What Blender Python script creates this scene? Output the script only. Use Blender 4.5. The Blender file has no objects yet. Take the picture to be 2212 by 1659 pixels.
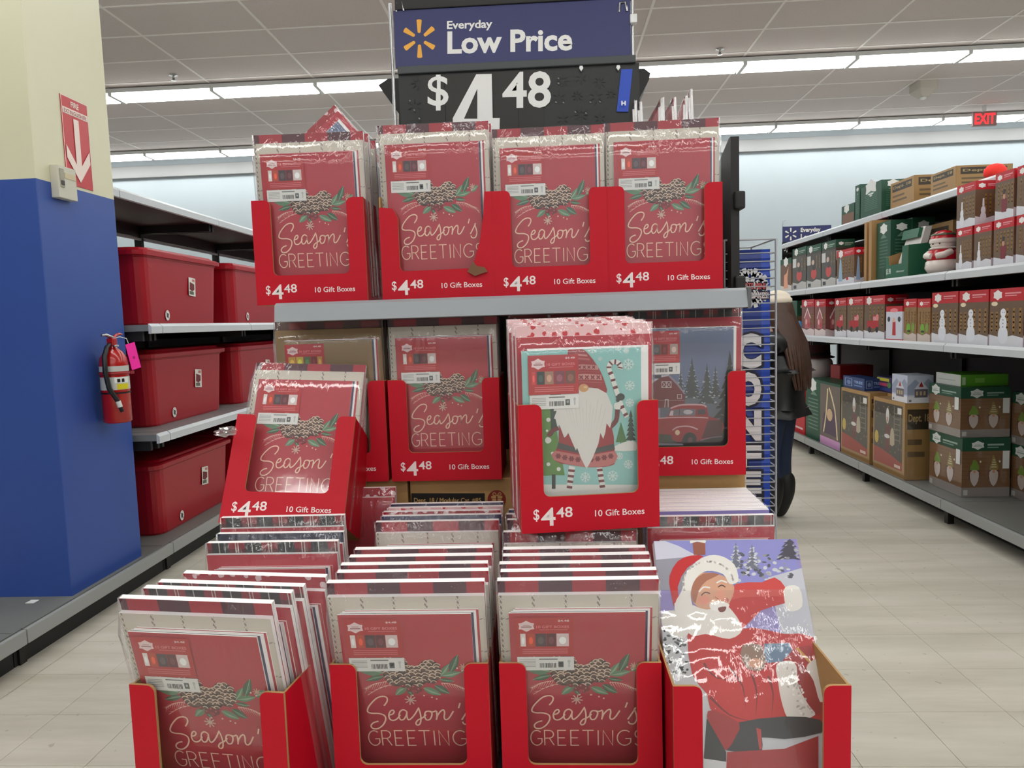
import bpy, bmesh, math, random
from mathutils import Vector, Matrix
from mathutils.geometry import tessellate_polygon
PI = math.pi
R = math.radians
scene = bpy.context.scene
COL = scene.collection

# ---------------------------------------------------------------- camera
F, CX, CY, H = 1560.0, 1106.0, 829.5, 1.38
yc = Vector(((1184 - CX) / F, -(692 - CY) / F, -1.0)).normalized()
up = Vector((-0.027, 1, 0)); zc = (up - yc * up.dot(yc)).normalized()
xc = yc.cross(zc)
CAM_O = Vector((0, 0, H))
cam_d = bpy.data.cameras.new('camera')
cam_d.sensor_width = 36.0
cam_d.lens = F / 2212 * 36.0
cam_d.clip_start = 0.05
cam_d.clip_end = 100
cam = bpy.data.objects.new('camera', cam_d)
COL.objects.link(cam)
cam.matrix_world = Matrix.Translation(CAM_O) @ Matrix((xc, yc, zc)).to_4x4()
scene.camera = cam

def ray(px, py):
    d = Vector(((px - CX) / F, -(py - CY) / F, -1.0))
    return Vector((xc.dot(d), yc.dot(d), zc.dot(d)))

def at(px, py, ax, v):
    """point of the world seen at a pixel on the plane axis=v"""
    d = ray(px, py)
    return CAM_O + d * ((v - CAM_O[ax]) / d[ax])

# ---------------------------------------------------------------- world, exposure
w = bpy.data.worlds.new('world'); scene.world = w; w.use_nodes = True
w.node_tree.nodes['Background'].inputs[0].default_value = (0.8, 0.85, 1, 1)
w.node_tree.nodes['Background'].inputs[1].default_value = 0.1
scene.view_settings.view_transform = 'Standard'
scene.view_settings.look = 'None'
scene.view_settings.gamma = 1.0
scene.view_settings.use_curve_mapping = False
scene.view_settings.exposure = 0.0
LAMP = 10.8
scene.cycles.transparent_max_bounces = 24
scene.cycles.max_bounces = 8
scene.cycles.use_denoising = True
scene.cycles.sample_clamp_indirect = 6.0

# ---------------------------------------------------------------- helpers
def c(r, g, b):
    f = lambda v: ((v / 255 + 0.055) / 1.055) ** 2.4 if v > 10.3 else v / 255 / 12.92
    return (f(r), f(g), f(b), 1.0)

MATS = {}
def mat(name, col=(0.8, 0.8, 0.8, 1), rough=0.5, metal=0.0, spec=0.5, emit=None, estr=0.0, noise=0.0, nscale=30.0, bump=0.0, coat=0.0):
    if name in MATS: return MATS[name]
    m = bpy.data.materials.new(name); m.use_nodes = True
    nt = m.node_tree; b = nt.nodes['Principled BSDF']
    b.inputs['Base Color'].default_value = col
    b.inputs['Roughness'].default_value = rough
    b.inputs['Metallic'].default_value = metal
    b.inputs['Specular IOR Level'].default_value = spec
    b.inputs['Coat Weight'].default_value = coat
    b.inputs['Coat Roughness'].default_value = 0.08
    if emit:
        b.inputs['Emission Color'].default_value = emit
        b.inputs['Emission Strength'].default_value = estr
    if noise or bump:
        tc = nt.nodes.new('ShaderNodeTexCoord'); n = nt.nodes.new('ShaderNodeTexNoise')
        n.inputs['Scale'].default_value = nscale; n.inputs['Detail'].default_value = 6
        nt.links.new(tc.outputs['Object'], n.inputs['Vector'])
        if noise:
            mx = nt.nodes.new('ShaderNodeMix'); mx.data_type = 'RGBA'; mx.blend_type = 'MIX'
            mx.inputs[6].default_value = tuple(v * (1 - noise) for v in col[:3]) + (1,)
            mx.inputs[7].default_value = tuple(min(1, v * (1 + noise)) for v in col[:3]) + (1,)
            nt.links.new(n.outputs['Fac'], mx.inputs[0]); nt.links.new(mx.outputs[2], b.inputs['Base Color'])
        if bump:
            bp = nt.nodes.new('ShaderNodeBump'); bp.inputs['Strength'].default_value = bump; bp.inputs['Distance'].default_value = 0.002
            nt.links.new(n.outputs['Fac'], bp.inputs['Height']); nt.links.new(bp.outputs[0], b.inputs['Normal'])
    MATS[name] = m
    return m

class NT:
    """tiny node builder"""
    def __init__(s, name, rough=0.5):
        s.m = bpy.data.materials.new(name); s.m.use_nodes = True; s.t = s.m.node_tree
        s.b = s.t.nodes['Principled BSDF']; s.b.inputs['Roughness'].default_value = rough
        s.tc = s.t.nodes.new('ShaderNodeTexCoord'); MATS[name] = s.m
    def n(s, kind, **kw):
        nd = s.t.nodes.new(kind)
        for k, v in kw.items(): setattr(nd, k, v)
        return nd
    def lk(s, a, b): s.t.links.new(a, b)
    def sep(s, src=None):
        x = s.n('ShaderNodeSeparateXYZ'); s.lk(src or s.tc.outputs['Object'], x.inputs[0]); return x.outputs
    def math(s, op, a, b=None, cc=None):
        x = s.n('ShaderNodeMath', operation=op)
        for i, v in enumerate((a, b, cc)):
            if v is None: continue
            if isinstance(v, (int, float)): x.inputs[i].default_value = v
            else: s.lk(v, x.inputs[i])
        return x.outputs[0]
    def mix(s, fac, a, b, blend='MIX'):
        x = s.n('ShaderNodeMix', data_type='RGBA', blend_type=blend)
        for i, v in ((0, fac), (6, a), (7, b)):
            if isinstance(v, (int, float)): x.inputs[i].default_value = v
            elif isinstance(v, tuple): x.inputs[i].default_value = v
            else: s.lk(v, x.inputs[i])
        return x.outputs[2]
    def noise(s, scale, detail=4, vec=None, rough=0.5):
        x = s.n('ShaderNodeTexNoise'); x.inputs['Scale'].default_value = scale; x.inputs['Detail'].default_value = detail
        x.inputs['Roughness'].default_value = rough
        s.lk(vec or s.tc.outputs['Object'], x.inputs['Vector']); return x.outputs['Fac']
    def col(s, o): s.lk(o, s.b.inputs['Base Color'])
    def bump(s, h, st=0.3, dist=0.002):
        x = s.n('ShaderNodeBump'); x.inputs['Strength'].default_value = st; x.inputs['Distance'].default_value = dist
        s.lk(h, x.inputs['Height']); s.lk(x.outputs[0], s.b.inputs['Normal'])

def link(o, parent=None):
    COL.objects.link(o)
    if parent: o.parent = parent
    return o

def tag(o, label=None, cat=None, group=None, kind=None):
    if label: o['label'] = label
    if cat: o['category'] = cat
    if group: o['group'] = group
    if kind: o['kind'] = kind
    return o

def empty(name, loc=(0, 0, 0), rot=(0, 0, 0)):
    o = bpy.data.objects.new(name, None); o.empty_display_size = 0.05
    o.location = loc; o.rotation_euler = rot
    return link(o)

def obj(name, me, parent=None, mats=None, loc=None, rot=None):
    if mats is not None and not me.materials:
        for m in (mats if isinstance(mats, (list, tuple)) else [mats]): me.materials.append(m)
    o = bpy.data.objects.new(name, me)
    if loc: o.location = loc
    if rot: o.rotation_euler = rot
    return link(o, parent)

def copy_tree(o, parent=None):
    q = o.copy(); link(q, parent)
    for ch in list(o.children): copy_tree(ch, q)
    return q

class MB:
    """mesh builder: verts, faces, material index"""
    def __init__(s): s.v, s.f, s.mi, s.sm = [], [], [], []
    def add(s, vs, fs, mi=0, smooth=False, M=None):
        k = len(s.v)
        s.v += [tuple(M @ Vector(p)) for p in vs] if M else [tuple(p) for p in vs]
        s.f += [tuple(i + k for i in f) for f in fs]
        s.mi += [mi] * len(fs); s.sm += [smooth] * len(fs)
        return s
    def box(s, x0, x1, y0, y1, z0, z1, mi=0, b=0.0, M=None):
        if b <= 0:
            vs = [(x, y, z) for z in (z0, z1) for y in (y0, y1) for x in (x0, x1)]
            return s.add(vs, [(0, 2, 3, 1), (4, 5, 7, 6), (0, 1, 5, 4), (2, 6, 7, 3), (0, 4, 6, 2), (1, 3, 7, 5)], mi, M=M)
        bm = bmesh.new(); bmesh.ops.create_cube(bm, size=1)
        for v in bm.verts:
            v.co = Vector(((x0 + x1) / 2 + v.co.x * (x1 - x0), (y0 + y1) / 2 + v.co.y * (y1 - y0), (z0 + z1) / 2 + v.co.z * (z1 - z0)))
        bmesh.ops.bevel(bm, geom=bm.edges[:], offset=b, segments=2, affect='EDGES', profile=0.6)
        bm.verts.index_update()
        s.add([v.co.copy() for v in bm.verts], [[v.index for v in f.verts] for f in bm.faces], mi, M=M); bm.free()
        return s
    def tube(s, pts, r, n=8, mi=0, cap=True, smooth=True):
        pts = [Vector(p) for p in pts]; rr = r if isinstance(r, (list, tuple)) else [r] * len(pts)
        vs = []; prev = None
        for i, p in enumerate(pts):
            d = (pts[min(i + 1, len(pts) - 1)] - pts[max(i - 1, 0)]).normalized()
            if prev is None: a = d.orthogonal().normalized()
            else: a = (prev - d * prev.dot(d)).normalized()
            prev = a; b2 = d.cross(a)
            for k in range(n):
                t = 2 * PI * k / n
                vs.append(p + (a * math.cos(t) + b2 * math.sin(t)) * rr[i])
        fs = [(i * n + k, i * n + (k + 1) % n, (i + 1) * n + (k + 1) % n, (i + 1) * n + k) for i in range(len(pts) - 1) for k in range(n)]
        s.add(vs, fs, mi, smooth)
        if cap:
            s.add(vs[:n], [tuple(range(n))[::-1]], mi); s.add(vs[-n:], [tuple(range(n))], mi)
        return s
    def lathe(s, prof, n=24, mi=0, c0=(0, 0, 0), smooth=True):
        vs = [(c0[0] + r * math.cos(2 * PI * k / n), c0[1] + r * math.sin(2 * PI * k / n), c0[2] + z) for r, z in prof for k in range(n)]
        fs = [(i * n + k, i * n + (k + 1) % n, (i + 1) * n + (k + 1) % n, (i + 1) * n + k) for i in range(len(prof) - 1) for k in range(n)]
        return s.add(vs, fs, mi, smooth)
    def loft(s, rings, mi=0, cap0=True, cap1=True, smooth=False):
        n = len(rings[0]); vs = [p for rg in rings for p in rg]
        fs = [(i * n + k, i * n + (k + 1) % n, (i + 1) * n + (k + 1) % n, (i + 1) * n + k) for i in range(len(rings) - 1) for k in range(n)]
        s.add(vs, fs, mi, smooth)
        if cap0: s.add(rings[0], [tuple(range(n))[::-1]], mi)
        if cap1: s.add(rings[-1], [tuple(range(n))], mi)
        return s
    def prism(s, poly, y0, y1, mi=(0, 0, 0)):
        """polygon (x,z) counter-clockwise seen from -y; extruded y0..y1; mi = front, back, rim"""
        n = len(poly)
        tris = tessellate_polygon([[Vector((p[0], p[1], 0)) for p in poly]])
        tr = []
        for t in tris:
            a, b2, d = (Vector(poly[i]) for i in t)
            cr = (b2 - a).x * (d - a).y - (b2 - a).y * (d - a).x
            tr.append(tuple(t) if cr > 0 else tuple(t)[::-1])
        s.add([(x, y0, z) for x, z in poly], tr, mi[0])
        s.add([(x, y1, z) for x, z in poly], [t[::-1] for t in tr], mi[1])
        area = sum(poly[i][0] * poly[(i + 1) % n][1] - poly[(i + 1) % n][0] * poly[i][1] for i in range(n))
        fs = [(i, i + n, (i + 1) % n + n, (i + 1) % n) for i in range(n)]
        if area < 0: fs = [f[::-1] for f in fs]
        s.add([(x, y0, z) for x, z in poly] + [(x, y1, z) for x, z in poly], fs, mi[2])
        return s
    def mesh(s, name='mesh'):
        me = bpy.data.meshes.new(name); me.from_pydata(s.v, [], s.f)
        me.polygons.foreach_set('material_index', s.mi); me.polygons.foreach_set('use_smooth', s.sm)
        me.update(); return me
    def build(s, name, mats, parent=None, loc=None, rot=None):
        return obj(name, s.mesh(name), parent, mats, loc, rot)

def rrect(w_, d_, r, z, n=4, cx=0, cy=0):
    pts = []
    for qx, qy, a0 in ((1, 1, 0), (-1, 1, 90), (-1, -1, 180), (1, -1, 270)):
        for i in range(n + 1):
            a = R(a0 + 90 * i / n)
            pts.append((cx + qx * (w_ / 2 - r) + r * math.cos(a), cy + qy * (d_ / 2 - r) + r * math.sin(a), z))
    return pts

# ---------------------------------------------------------------- flat print as thin geometry
FONTS = {}
def glyphs(s, bold=0.0, shear=0.0):
    k = (s, bold, shear)
    if k not in FONTS:
        cu = bpy.data.curves.new('txt', 'FONT'); cu.body = s; cu.size = 1; cu.offset = bold; cu.shear = shear
        cu.resolution_u = 3; cu.dimensions = '2D'; cu.fill_mode = 'FRONT'
        o = bpy.data.objects.new('txt', cu); COL.objects.link(o)
        dg = bpy.context.evaluated_depsgraph_get(); e = o.evaluated_get(dg); me = e.to_mesh()
        vs = [(v.co.x, v.co.y) for v in me.vertices]; fs = [tuple(p.vertices) for p in me.polygons]
        e.to_mesh_clear(); bpy.data.objects.remove(o); bpy.data.curves.remove(cu)
        FONTS[k] = (vs, fs)
    return FONTS[k]

def smooth_pts(pts, k=4, closed=False):
    out = []; n = len(pts)
    rng = range(n if closed else n - 1)
    for i in rng:
        g = lambda j: pts[j % n] if closed else pts[max(0, min(n - 1, j))]
        p0, p1, p2, p3 = g(i - 1), g(i), g(i + 1), g(i + 2)
        for q in range(k):
            t = q / k
            out.append(tuple(0.5 * ((2 * p1[a]) + (-p0[a] + p2[a]) * t + (2 * p0[a] - 5 * p1[a] + 4 * p2[a] - p3[a]) * t * t + (-p0[a] + 3 * p1[a] - 3 * p2[a] + p3[a]) * t ** 3) for a in (0, 1)))
    if not closed: out.append(pts[-1])
    return out

class Art:
    def __init__(s, tf=None, eps=2e-5): s.tf = tf or (lambda x, y: (x, y)); s.v = []; s.f = []; s.c = []; s.l = 1; s.eps = eps; s.hold = False
    def _add(s, pts, fs, col):
        k = len(s.v)
        for p in pts:
            u, v = s.tf(*p); s.v.append((u, -s.l * s.eps, v)); s.c.append(col)
        s.f += [tuple(i + k for i in f) for f in fs]
    def next(s):
        if not s.hold: s.l += 1
    def poly(s, pts, col, sm=0):
        if sm: pts = smooth_pts(pts, sm, True)
        t = tessellate_polygon([[Vector((p[0], p[1], 0)) for p in pts]])
        s._add(pts, [tuple(q) for q in t], col); s.next(); return s
    def rect(s, x0, y0, x1, y1, col): s._add([(x0, y0), (x1, y0), (x1, y1), (x0, y1)], [(0, 1, 2, 3)], col); s.next(); return s
    def ell(s, cx, cy, rx, ry=None, col=None, n=14, rot=0):
        ry = ry or rx; cr, sr = math.cos(rot), math.sin(rot)
        pts = [(cx + rx * math.cos(2 * PI * k / n) * cr - ry * math.sin(2 * PI * k / n) * sr, cy + rx * math.cos(2 * PI * k / n) * sr + ry * math.sin(2 * PI * k / n) * cr) for k in range(n)]
        s._add(pts, [tuple(range(n))], col); s.next(); return s
    def stroke(s, pts, w_, col, sm=0, closed=False, taper=False, joints=True):
        if sm: pts = smooth_pts(pts, sm, closed)
        if closed: pts = list(pts) + [pts[0]]
        q = [pts[0]]
        for p in pts[1:]:
            if math.hypot(p[0] - q[-1][0], p[1] - q[-1][1]) > 1e-7: q.append(p)
        if len(q) < 2: return s
        n = len(q); loop = closed; vs = []
        def nrm(a, b):
            L = math.hypot(b[0] - a[0], b[1] - a[1]); return (-(b[1] - a[1]) / L, (b[0] - a[0]) / L)
        for i in range(n):
            n0 = nrm(q[i - 1], q[i]) if i > 0 else (nrm(q[-2], q[-1]) if loop else None)
            n1 = nrm(q[i], q[i + 1]) if i < n - 1 else (nrm(q[0], q[1]) if loop else None)
            n0 = n0 or n1; n1 = n1 or n0
            mx, my = n0[0] + n1[0], n0[1] + n1[1]; L = math.hypot(mx, my)
            if L < .3: mx, my, k = n0[0], n0[1], 1.0
            else: mx, my = mx / L, my / L; k = min(1.6, 1 / max(.2, mx * n0[0] + my * n0[1]))
            h = w_ / 2 * k * ((1 - .97 * i / (n - 1)) if taper else 1)
            vs += [(q[i][0] + mx * h, q[i][1] + my * h), (q[i][0] - mx * h, q[i][1] - my * h)]
        s._add(vs, [(2 * i, 2 * i + 1, 2 * i + 3, 2 * i + 2) for i in range(n - 1)], col)
        s.next(); return s
    def text(s, t, x0, y0, x1, y1, col, bold=0.02, shear=0.0):
        """fit text's bounds into the rectangle; y1 is the top edge (works for y-down input too)"""
        vs, fs = glyphs(t, bold, shear)
        if not vs: return s
        ax, bx = min(v[0] for v in vs), max(v[0] for v in vs); ay, by = min(v[1] for v in vs), max(v[1] for v in vs)
        s._add([(x0 + (v[0] - ax) / (bx - ax) * (x1 - x0), y0 + (v[1] - ay) / (by - ay) * (y1 - y0)) for v in vs], fs, col); s.next(); return s
    def mesh(s, name='print'):
        me = bpy.data.meshes.new(name); me.from_pydata(s.v, [], s.f)
        at_ = me.color_attributes.new('Col', 'FLOAT_COLOR', 'POINT')
        at_.data.foreach_set('color', [q for cc in s.c for q in cc])
        me.update(); me.materials.append(PRINT); return me

def art_mat(name, rough, coat=0.0):
    a = NT(name, rough); n = a.n('ShaderNodeAttribute', attribute_name='Col'); a.col(n.outputs['Color'])
    a.b.inputs['Coat Weight'].default_value = coat; a.b.inputs['Coat Roughness'].default_value = 0.1
    return a.m
PRINT = art_mat('printed_ink', 0.45)

def flake(A, x, y, r, w_, col, n=6, rot=0.0, arms=True):
    A.hold = True
    for k in range(n):
        t = rot + 2 * PI * k / n; ex, ey = x + r * math.cos(t), y + r * math.sin(t)
        A.stroke([(x, y), (ex, ey)], w_, col)
        if arms:
            mx, my = x + r * .6 * math.cos(t), y + r * .6 * math.sin(t)
            for dt in (-.8, .8): A.stroke([(mx, my), (mx + r * .38 * math.cos(t + dt), my + r * .38 * math.sin(t + dt))], w_ * .8, col)
    A.hold = False; A.next()

def spark(A, x, y, r, col, n=6, inner=.38, wid=.2):
    A.hold = True
    for k in range(n):
        t = PI / 2 + 2 * PI * k / n; ux, uy = math.cos(t), math.sin(t); vx, vy = -uy, ux
        pts = [(x + ux * r * a + vx * r * b, y + uy * r * a + vy * r * b) for a, b in
               ((inner, -wid * .35), (inner + .04, -wid * .45), (.93, -wid * .68), (1.0, -wid * .4), (1.0, wid * .4), (.93, wid * .68), (inner + .04, wid * .45), (inner, wid * .35))]
        A.poly(pts, col)
    A.hold = False; A.next()

def badge(A, x, y, w_, col, ink=None):
    h = w_ * .62 * getattr(A, 'asp', 1)
    A.poly([(x - w_ * .5, y - h * .32), (x - w_ * .3, y - h * .36), (x, y - h * .62), (x + w_ * .3, y - h * .36), (x + w_ * .5, y - h * .32), (x + w_ * .45, y), (x + w_ * .5, y + h * .32), (x + w_ * .3, y + h * .36), (x, y + h * .62), (x - w_ * .3, y + h * .36), (x - w_ * .5, y + h * .32), (x - w_ * .45, y)], col)
    if ink:
        A.hold = True
        A.rect(x - w_ * .33, y - h * .16, x + w_ * .33, y - h * .02, ink); A.rect(x - w_ * .22, y + h * .08, x + w_ * .22, y + h * .14, ink)
        A.hold = False; A.next()

WHITE = c(232, 228, 222); BLACK = c(22, 20, 20)
# ---------------------------------------------------------------- lamps (rows of strip lights) and room
XW0, XW1, YW0, YW1, ZC = -10.5, 9.5, -9.0, 11.3, 4.08
m_tube = mat('lamp_glow', c(255, 255, 255), 0.4, emit=(0.97, 1.0, 0.98, 1), estr=LAMP)
m_white = mat('white_enamel', c(215, 216, 214), 0.4)
TX, TY = 1.15, 0.60
X0T = -0.17

def lamp_mesh(L):
    h = MB().box(-L / 2, L / 2, -0.15, 0.15, 0.03, 0.075).mesh('light_housing'); h.materials.append(m_white)
    g = MB().box(-L / 2 + .02, L / 2 - .02, -0.135, 0.135, 0.0, 0.028, b=0.008).mesh('lamp_tube'); g.materials.append(m_tube)
    e = MB().box(-L / 2 - .012, -L / 2 + .030, -0.15, 0.15, -0.004, 0.075, b=.004).mesh('end_cap'); e.materials.append(m_white)
    return h, g, e
HM, GM, EM = lamp_mesh(TX - 0.012)
HM2, GM2, EM2 = lamp_mesh(4.6)
ORD = ('first', 'second', 'third', 'fourth', 'fifth', 'sixth', 'seventh', 'eighth', 'ninth', 'tenth', 'eleventh', 'twelfth', 'thirteenth', 'fourteenth', 'fifteenth', 'sixteenth')
row_words = {8.12: 'white fluorescent strip light in the ceiling row before the far wall row', 10.82: 'white fluorescent strip light in the row hugging the far wall'}
for ry in (10.82, 8.12, 5.4, 2.7, -0.05, -2.75, -5.5, -8.2):
    seen = ry in row_words; nvis = 0
    L = TX if seen else 4.62
    x = X0T - 8 * TX if seen else -9.2
    while x + L < XW1 - 0.2:
        if ry < 4 and x + L / 2 < -4: x += L; continue
        o = empty('strip_light', (x + L / 2, ry, ZC - 0.085))
        if seen:
            qx = CX + F * (xc * (x + L / 2) + yc * ry + zc * (ZC - .085 - H)).x / -(xc * (x + L / 2) + yc * ry + zc * (ZC - .085 - H)).z
            vis = 205 < qx < 2212
            if vis: nvis += 1
            rw = 'row hugging the far wall' if ry > 9 else 'row nearer the viewer'
            tag(o, ('white strip light, %s from the pillar in the ceiling %s' % (ORD[nvis - 1], rw)) if vis else 'white strip light outside the picture in the ceiling %s' % rw, 'ceiling light', 'strip lights in the %s' % rw)
        else: tag(o, 'long strip light in the ceiling rows behind the viewer', 'ceiling light', 'strip lights behind the viewer')
        a, b_, e_ = (HM, GM, EM) if seen else (HM2, GM2, EM2)
        obj('light_housing', a, o); obj('lamp_tube', b_, o); obj('end_cap', e_, o)
        x += L

# floor of tiles
fl = MB().box(XW0, XW1, YW0, YW1, -0.06, -0.004).build('floor', mat('floor_grout', c(150, 142, 130), 0.8))
tag(fl, kind='structure')
ft = NT('vinyl_tile', 0.42)
geo = ft.n('ShaderNodeNewGeometry')
mp = ft.n('ShaderNodeMapping'); mp.inputs['Scale'].default_value = (0.5, 3.4, 1); mp.inputs['Rotation'].default_value = (0, 0, R(4)); ft.lk(geo.outputs['Position'], mp.inputs[0])
oi = ft.n('ShaderNodeObjectInfo')
n1 = ft.noise(1.6, 8, mp.outputs[0], 0.62); n2 = ft.noise(9, 6, geo.outputs['Position']); n3 = ft.noise(2.1, 3, geo.outputs['Position'])
ramp = ft.n('ShaderNodeValToRGB'); ramp.color_ramp.elements[0].position = 0.34; ramp.color_ramp.elements[0].color = c(176, 169, 154)
ramp.color_ramp.elements[1].position = 0.62; ramp.color_ramp.elements[1].color = c(203, 196, 184); ft.lk(n1, ramp.inputs[0])
base = ft.mix(ft.math('MULTIPLY', oi.outputs['Random'], 0.10), ramp.outputs[0], c(214, 206, 196))
base = ft.mix(ft.math('MULTIPLY', ft.math('GREATER_THAN', n3, 0.52), 0.12), base, c(178, 184, 164))
vor = ft.n('ShaderNodeTexNoise'); vor.inputs['Scale'].default_value = 26; vor.inputs['Detail'].default_value = 3; ft.lk(geo.outputs['Position'], vor.inputs['Vector'])
spots = ft.math('MULTIPLY', ft.math('GREATER_THAN', vor.outputs['Fac'], 0.70), 0.45)
base = ft.mix(spots, base, c(120, 112, 100))
base = ft.mix(ft.math('MULTIPLY', n2, 0.18), base, c(190, 180, 165))
ft.col(base); ft.bump(n2, 0.05); ft.b.inputs['Specular IOR Level'].default_value = 0.4
tm = MB()
g_ = 0.0007; S = 0.305
tm.box(g_, S - g_, g_, S - g_, -0.004, 0.0, b=0.0009)
tme = tm.mesh('floor_tile'); tme.materials.append(ft.m)
rest = MB(); near = []
nx0, nx1 = int(XW0 / S), int(XW1 / S); ny0, ny1 = int(YW0 / S), int(YW1 / S)
for i in range(nx0, nx1):
    for j in range(ny0, ny1):
        x, y = i * S, j * S
        px_ok = False
        if 1.2 < y < 8.5:
            if (x > .35 and x < 2.45 and y > 1.4) or (x < -.55 and x > -2.4 and y > 1.5 and y < 6.5): px_ok = abs(x) < 0.95 * y + .3
        if px_ok: near.append((y, x, i, j))
        else:
            rest.add([(x + g_, y + g_, 0), (x + S - g_, y + g_, 0), (x + S - g_, y + S - g_, 0), (x + g_, y + S - g_, 0)], [(0, 1, 2, 3)])
near.sort()
for k, (y, x, i, j) in enumerate(near):
    if k < 290: obj('floor_tile', tme, fl, loc=(x, y, 0))
    else: rest.add([(x + g_, y + g_, 0), (x + S - g_, y + g_, 0), (x + S - g_, y + S - g_, 0), (x + g_, y + S - g_, 0)], [(0, 1, 2, 3)])
o = rest.build('distant_floor_tiles', ft.m, fl); tag(o, kind='stuff')

# ceiling of lay-in panels
ce = MB().box(XW0, XW1, YW0, YW1, ZC + 0.012, ZC + 0.1).build('ceiling', mat('ceiling_void', c(90, 88, 86), 0.9)); tag(ce, kind='structure')
ct = NT('ceiling_panel', 0.9)
nn = ct.noise(60, 4); oi2 = ct.n('ShaderNodeObjectInfo')
cc_ = ct.mix(nn, c(194, 183, 180), c(210, 200, 197)); cc_ = ct.mix(ct.math('MULTIPLY', oi2.outputs['Random'], 0.25), cc_, c(198, 190, 189))
ct.col(cc_); ct.bump(nn, 0.25)
m_grid = mat('ceiling_grid_metal', c(226, 220, 216), 0.5)
pm = MB().box(0.012, TX - 0.012, 0.010, TY - 0.010, 0.0, 0.010).mesh('ceiling_panel'); pm.materials.append(ct.m)
far = MB(); Y0T = 5.46
i0 = int((XW0 - X0T) / TX) - 1; pan = 0
for i in range(i0, 10):
    for j in range(-26, 11):
        x, y = X0T + i * TX, Y0T + j * TY
        if x < XW0 - TX or x > XW1 or y > YW1: continue
        if j >= 0 and abs(x + TX / 2 + .3) < 0.80 * y + .7 and pan < 298: obj('ceiling_panel', pm, ce, loc=(x, y, ZC)); pan += 1
        else: far.box(x + .012, x + TX - .012, y + .01, y + TY - .01, ZC, ZC + .01)
o = far.build('distant_ceiling_panels', ct.m, ce); tag(o, kind='stuff')
gr = MB()
for i in range(i0, 11): gr.box(X0T + i * TX - .012, X0T + i * TX + .012, YW0, YW1, ZC - 0.004, ZC + 0.008)
for j in range(-26, 11): gr.box(XW0, XW1, Y0T + j * TY - .012, Y0T + j * TY + .012, ZC - 0.0035, ZC + 0.0075)
o = gr.build('ceiling_grid', m_grid, ce); tag(o, kind='stuff')

m_wall = mat('painted_wall', c(180, 190, 196), 0.6, noise=0.03, nscale=3)
def wall(name, *b): return tag(MB().box(*b).build(name, m_wall), kind='structure')
wall('wall_far', XW0, XW1, YW1, YW1 + .1, 0, ZC + .1)
wall('wall_left', XW0 - .1, XW0, YW0, YW1, 0, ZC + .1)
wall('wall_right', XW1, XW1 + .1, YW0, YW1, 0, ZC + .1)
wall('wall_rear', XW0, XW1, YW0 - .1, YW0, 0, ZC + .1)
o = MB().box(XW0, XW1, YW1 - .07, YW1, 3.80, 3.98, b=.01).build('trim_1', mat('trim_grey', c(150, 150, 150), 0.5)); tag(o, kind='structure')
o = MB().box(XW0, XW1, YW1 - .02, YW1, 0, .1).build('baseboard_far', mat('rubber_base', c(60, 60, 62), 0.6)); tag(o, kind='structure')

# ceiling fittings
m_chrome = mat('chrome', c(180, 180, 180), 0.25, 1.0)
for (px, py, wd) in ((375, 168, 'left of the price sign'), (1555, 112, 'right of the price sign'), (1905, 258, 'near the exit sign')):
    p = at(px, py, 2, ZC - .03)
    o = MB().lathe([(0.04, .03), (.045, .022), (.014, .02), (.012, -.02), (.024, -.024), (.024, -.028), (0.0, -.03)], 12).build('fire_sprinkler', m_chrome, loc=p)
    tag(o, 'small sprinkler head on the ceiling ' + wd, 'sprinkler')
# exit sign
p = at(2128, 256, 1, 10.3)
ex = empty('exit_sign', (p.x, 10.3, p.z - .095)); tag(ex, 'red EXIT sign hanging from ceiling before the wall lights', 'exit sign')
MB().box(-.155, .155, 0, .05, 0, .19, b=.006).build('sign_housing', mat('exit_grey', c(150, 110, 108), 0.4), ex)
MB().box(-.02, .02, .01, .04, .19, ZC - ex.location.z + .0).build('mounting_stem', m_white, ex)
A = Art(eps=4e-4); A.text('EXIT', -.135, .025, .135, .165, c(255, 60, 60), .03)
me = A.mesh('exit_letters'); me.materials[0] = mat('exit_glow', c(255, 50, 50), .5, emit=c(255, 40, 50), estr=1.6); obj('letters', me, ex)
p = at(1994, 228, 1, 9.2)
o = empty('emergency_light', (p.x, 9.2, ZC)); tag(o, 'off-white wedge shaped box hanging under the ceiling', 'emergency light')
MB().loft([rrect(.22, .26, .02, -.0), rrect(.22, .26, .02, -.09), rrect(.10, .12, .02, -.17)][::-1]).build('housing', mat('beige_plastic', c(178, 170, 160), .5), o)
MB().lathe([(0, -.20), (.03, -.19), (.04, -.165)], 12).build('lamp_head', m_white, o)
p = at(1978, 302, 1, YW1 - .02)
o = MB().tube([(0, -.0, .05), (0, -.03, .0), (.01, -.04, -.03), (.03, -.03, -.05), (.04, -.02, -.03)], .006, 6).build('wall_hook', m_chrome, loc=p); tag(o, 'small metal hook on far wall under the lights', 'hook')
for px in (1578, 1761, 1945):
    p = at(px, 255, 1, 10.82)
    o = MB().tube([(0, 0, 0), (0, 0, ZC - p.z)], .004, 5).build('ceiling_wire', m_chrome, loc=p); tag(o, 'thin wire dropping from ceiling at the far light row', 'wire', 'thin wires at the far light row')

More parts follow.
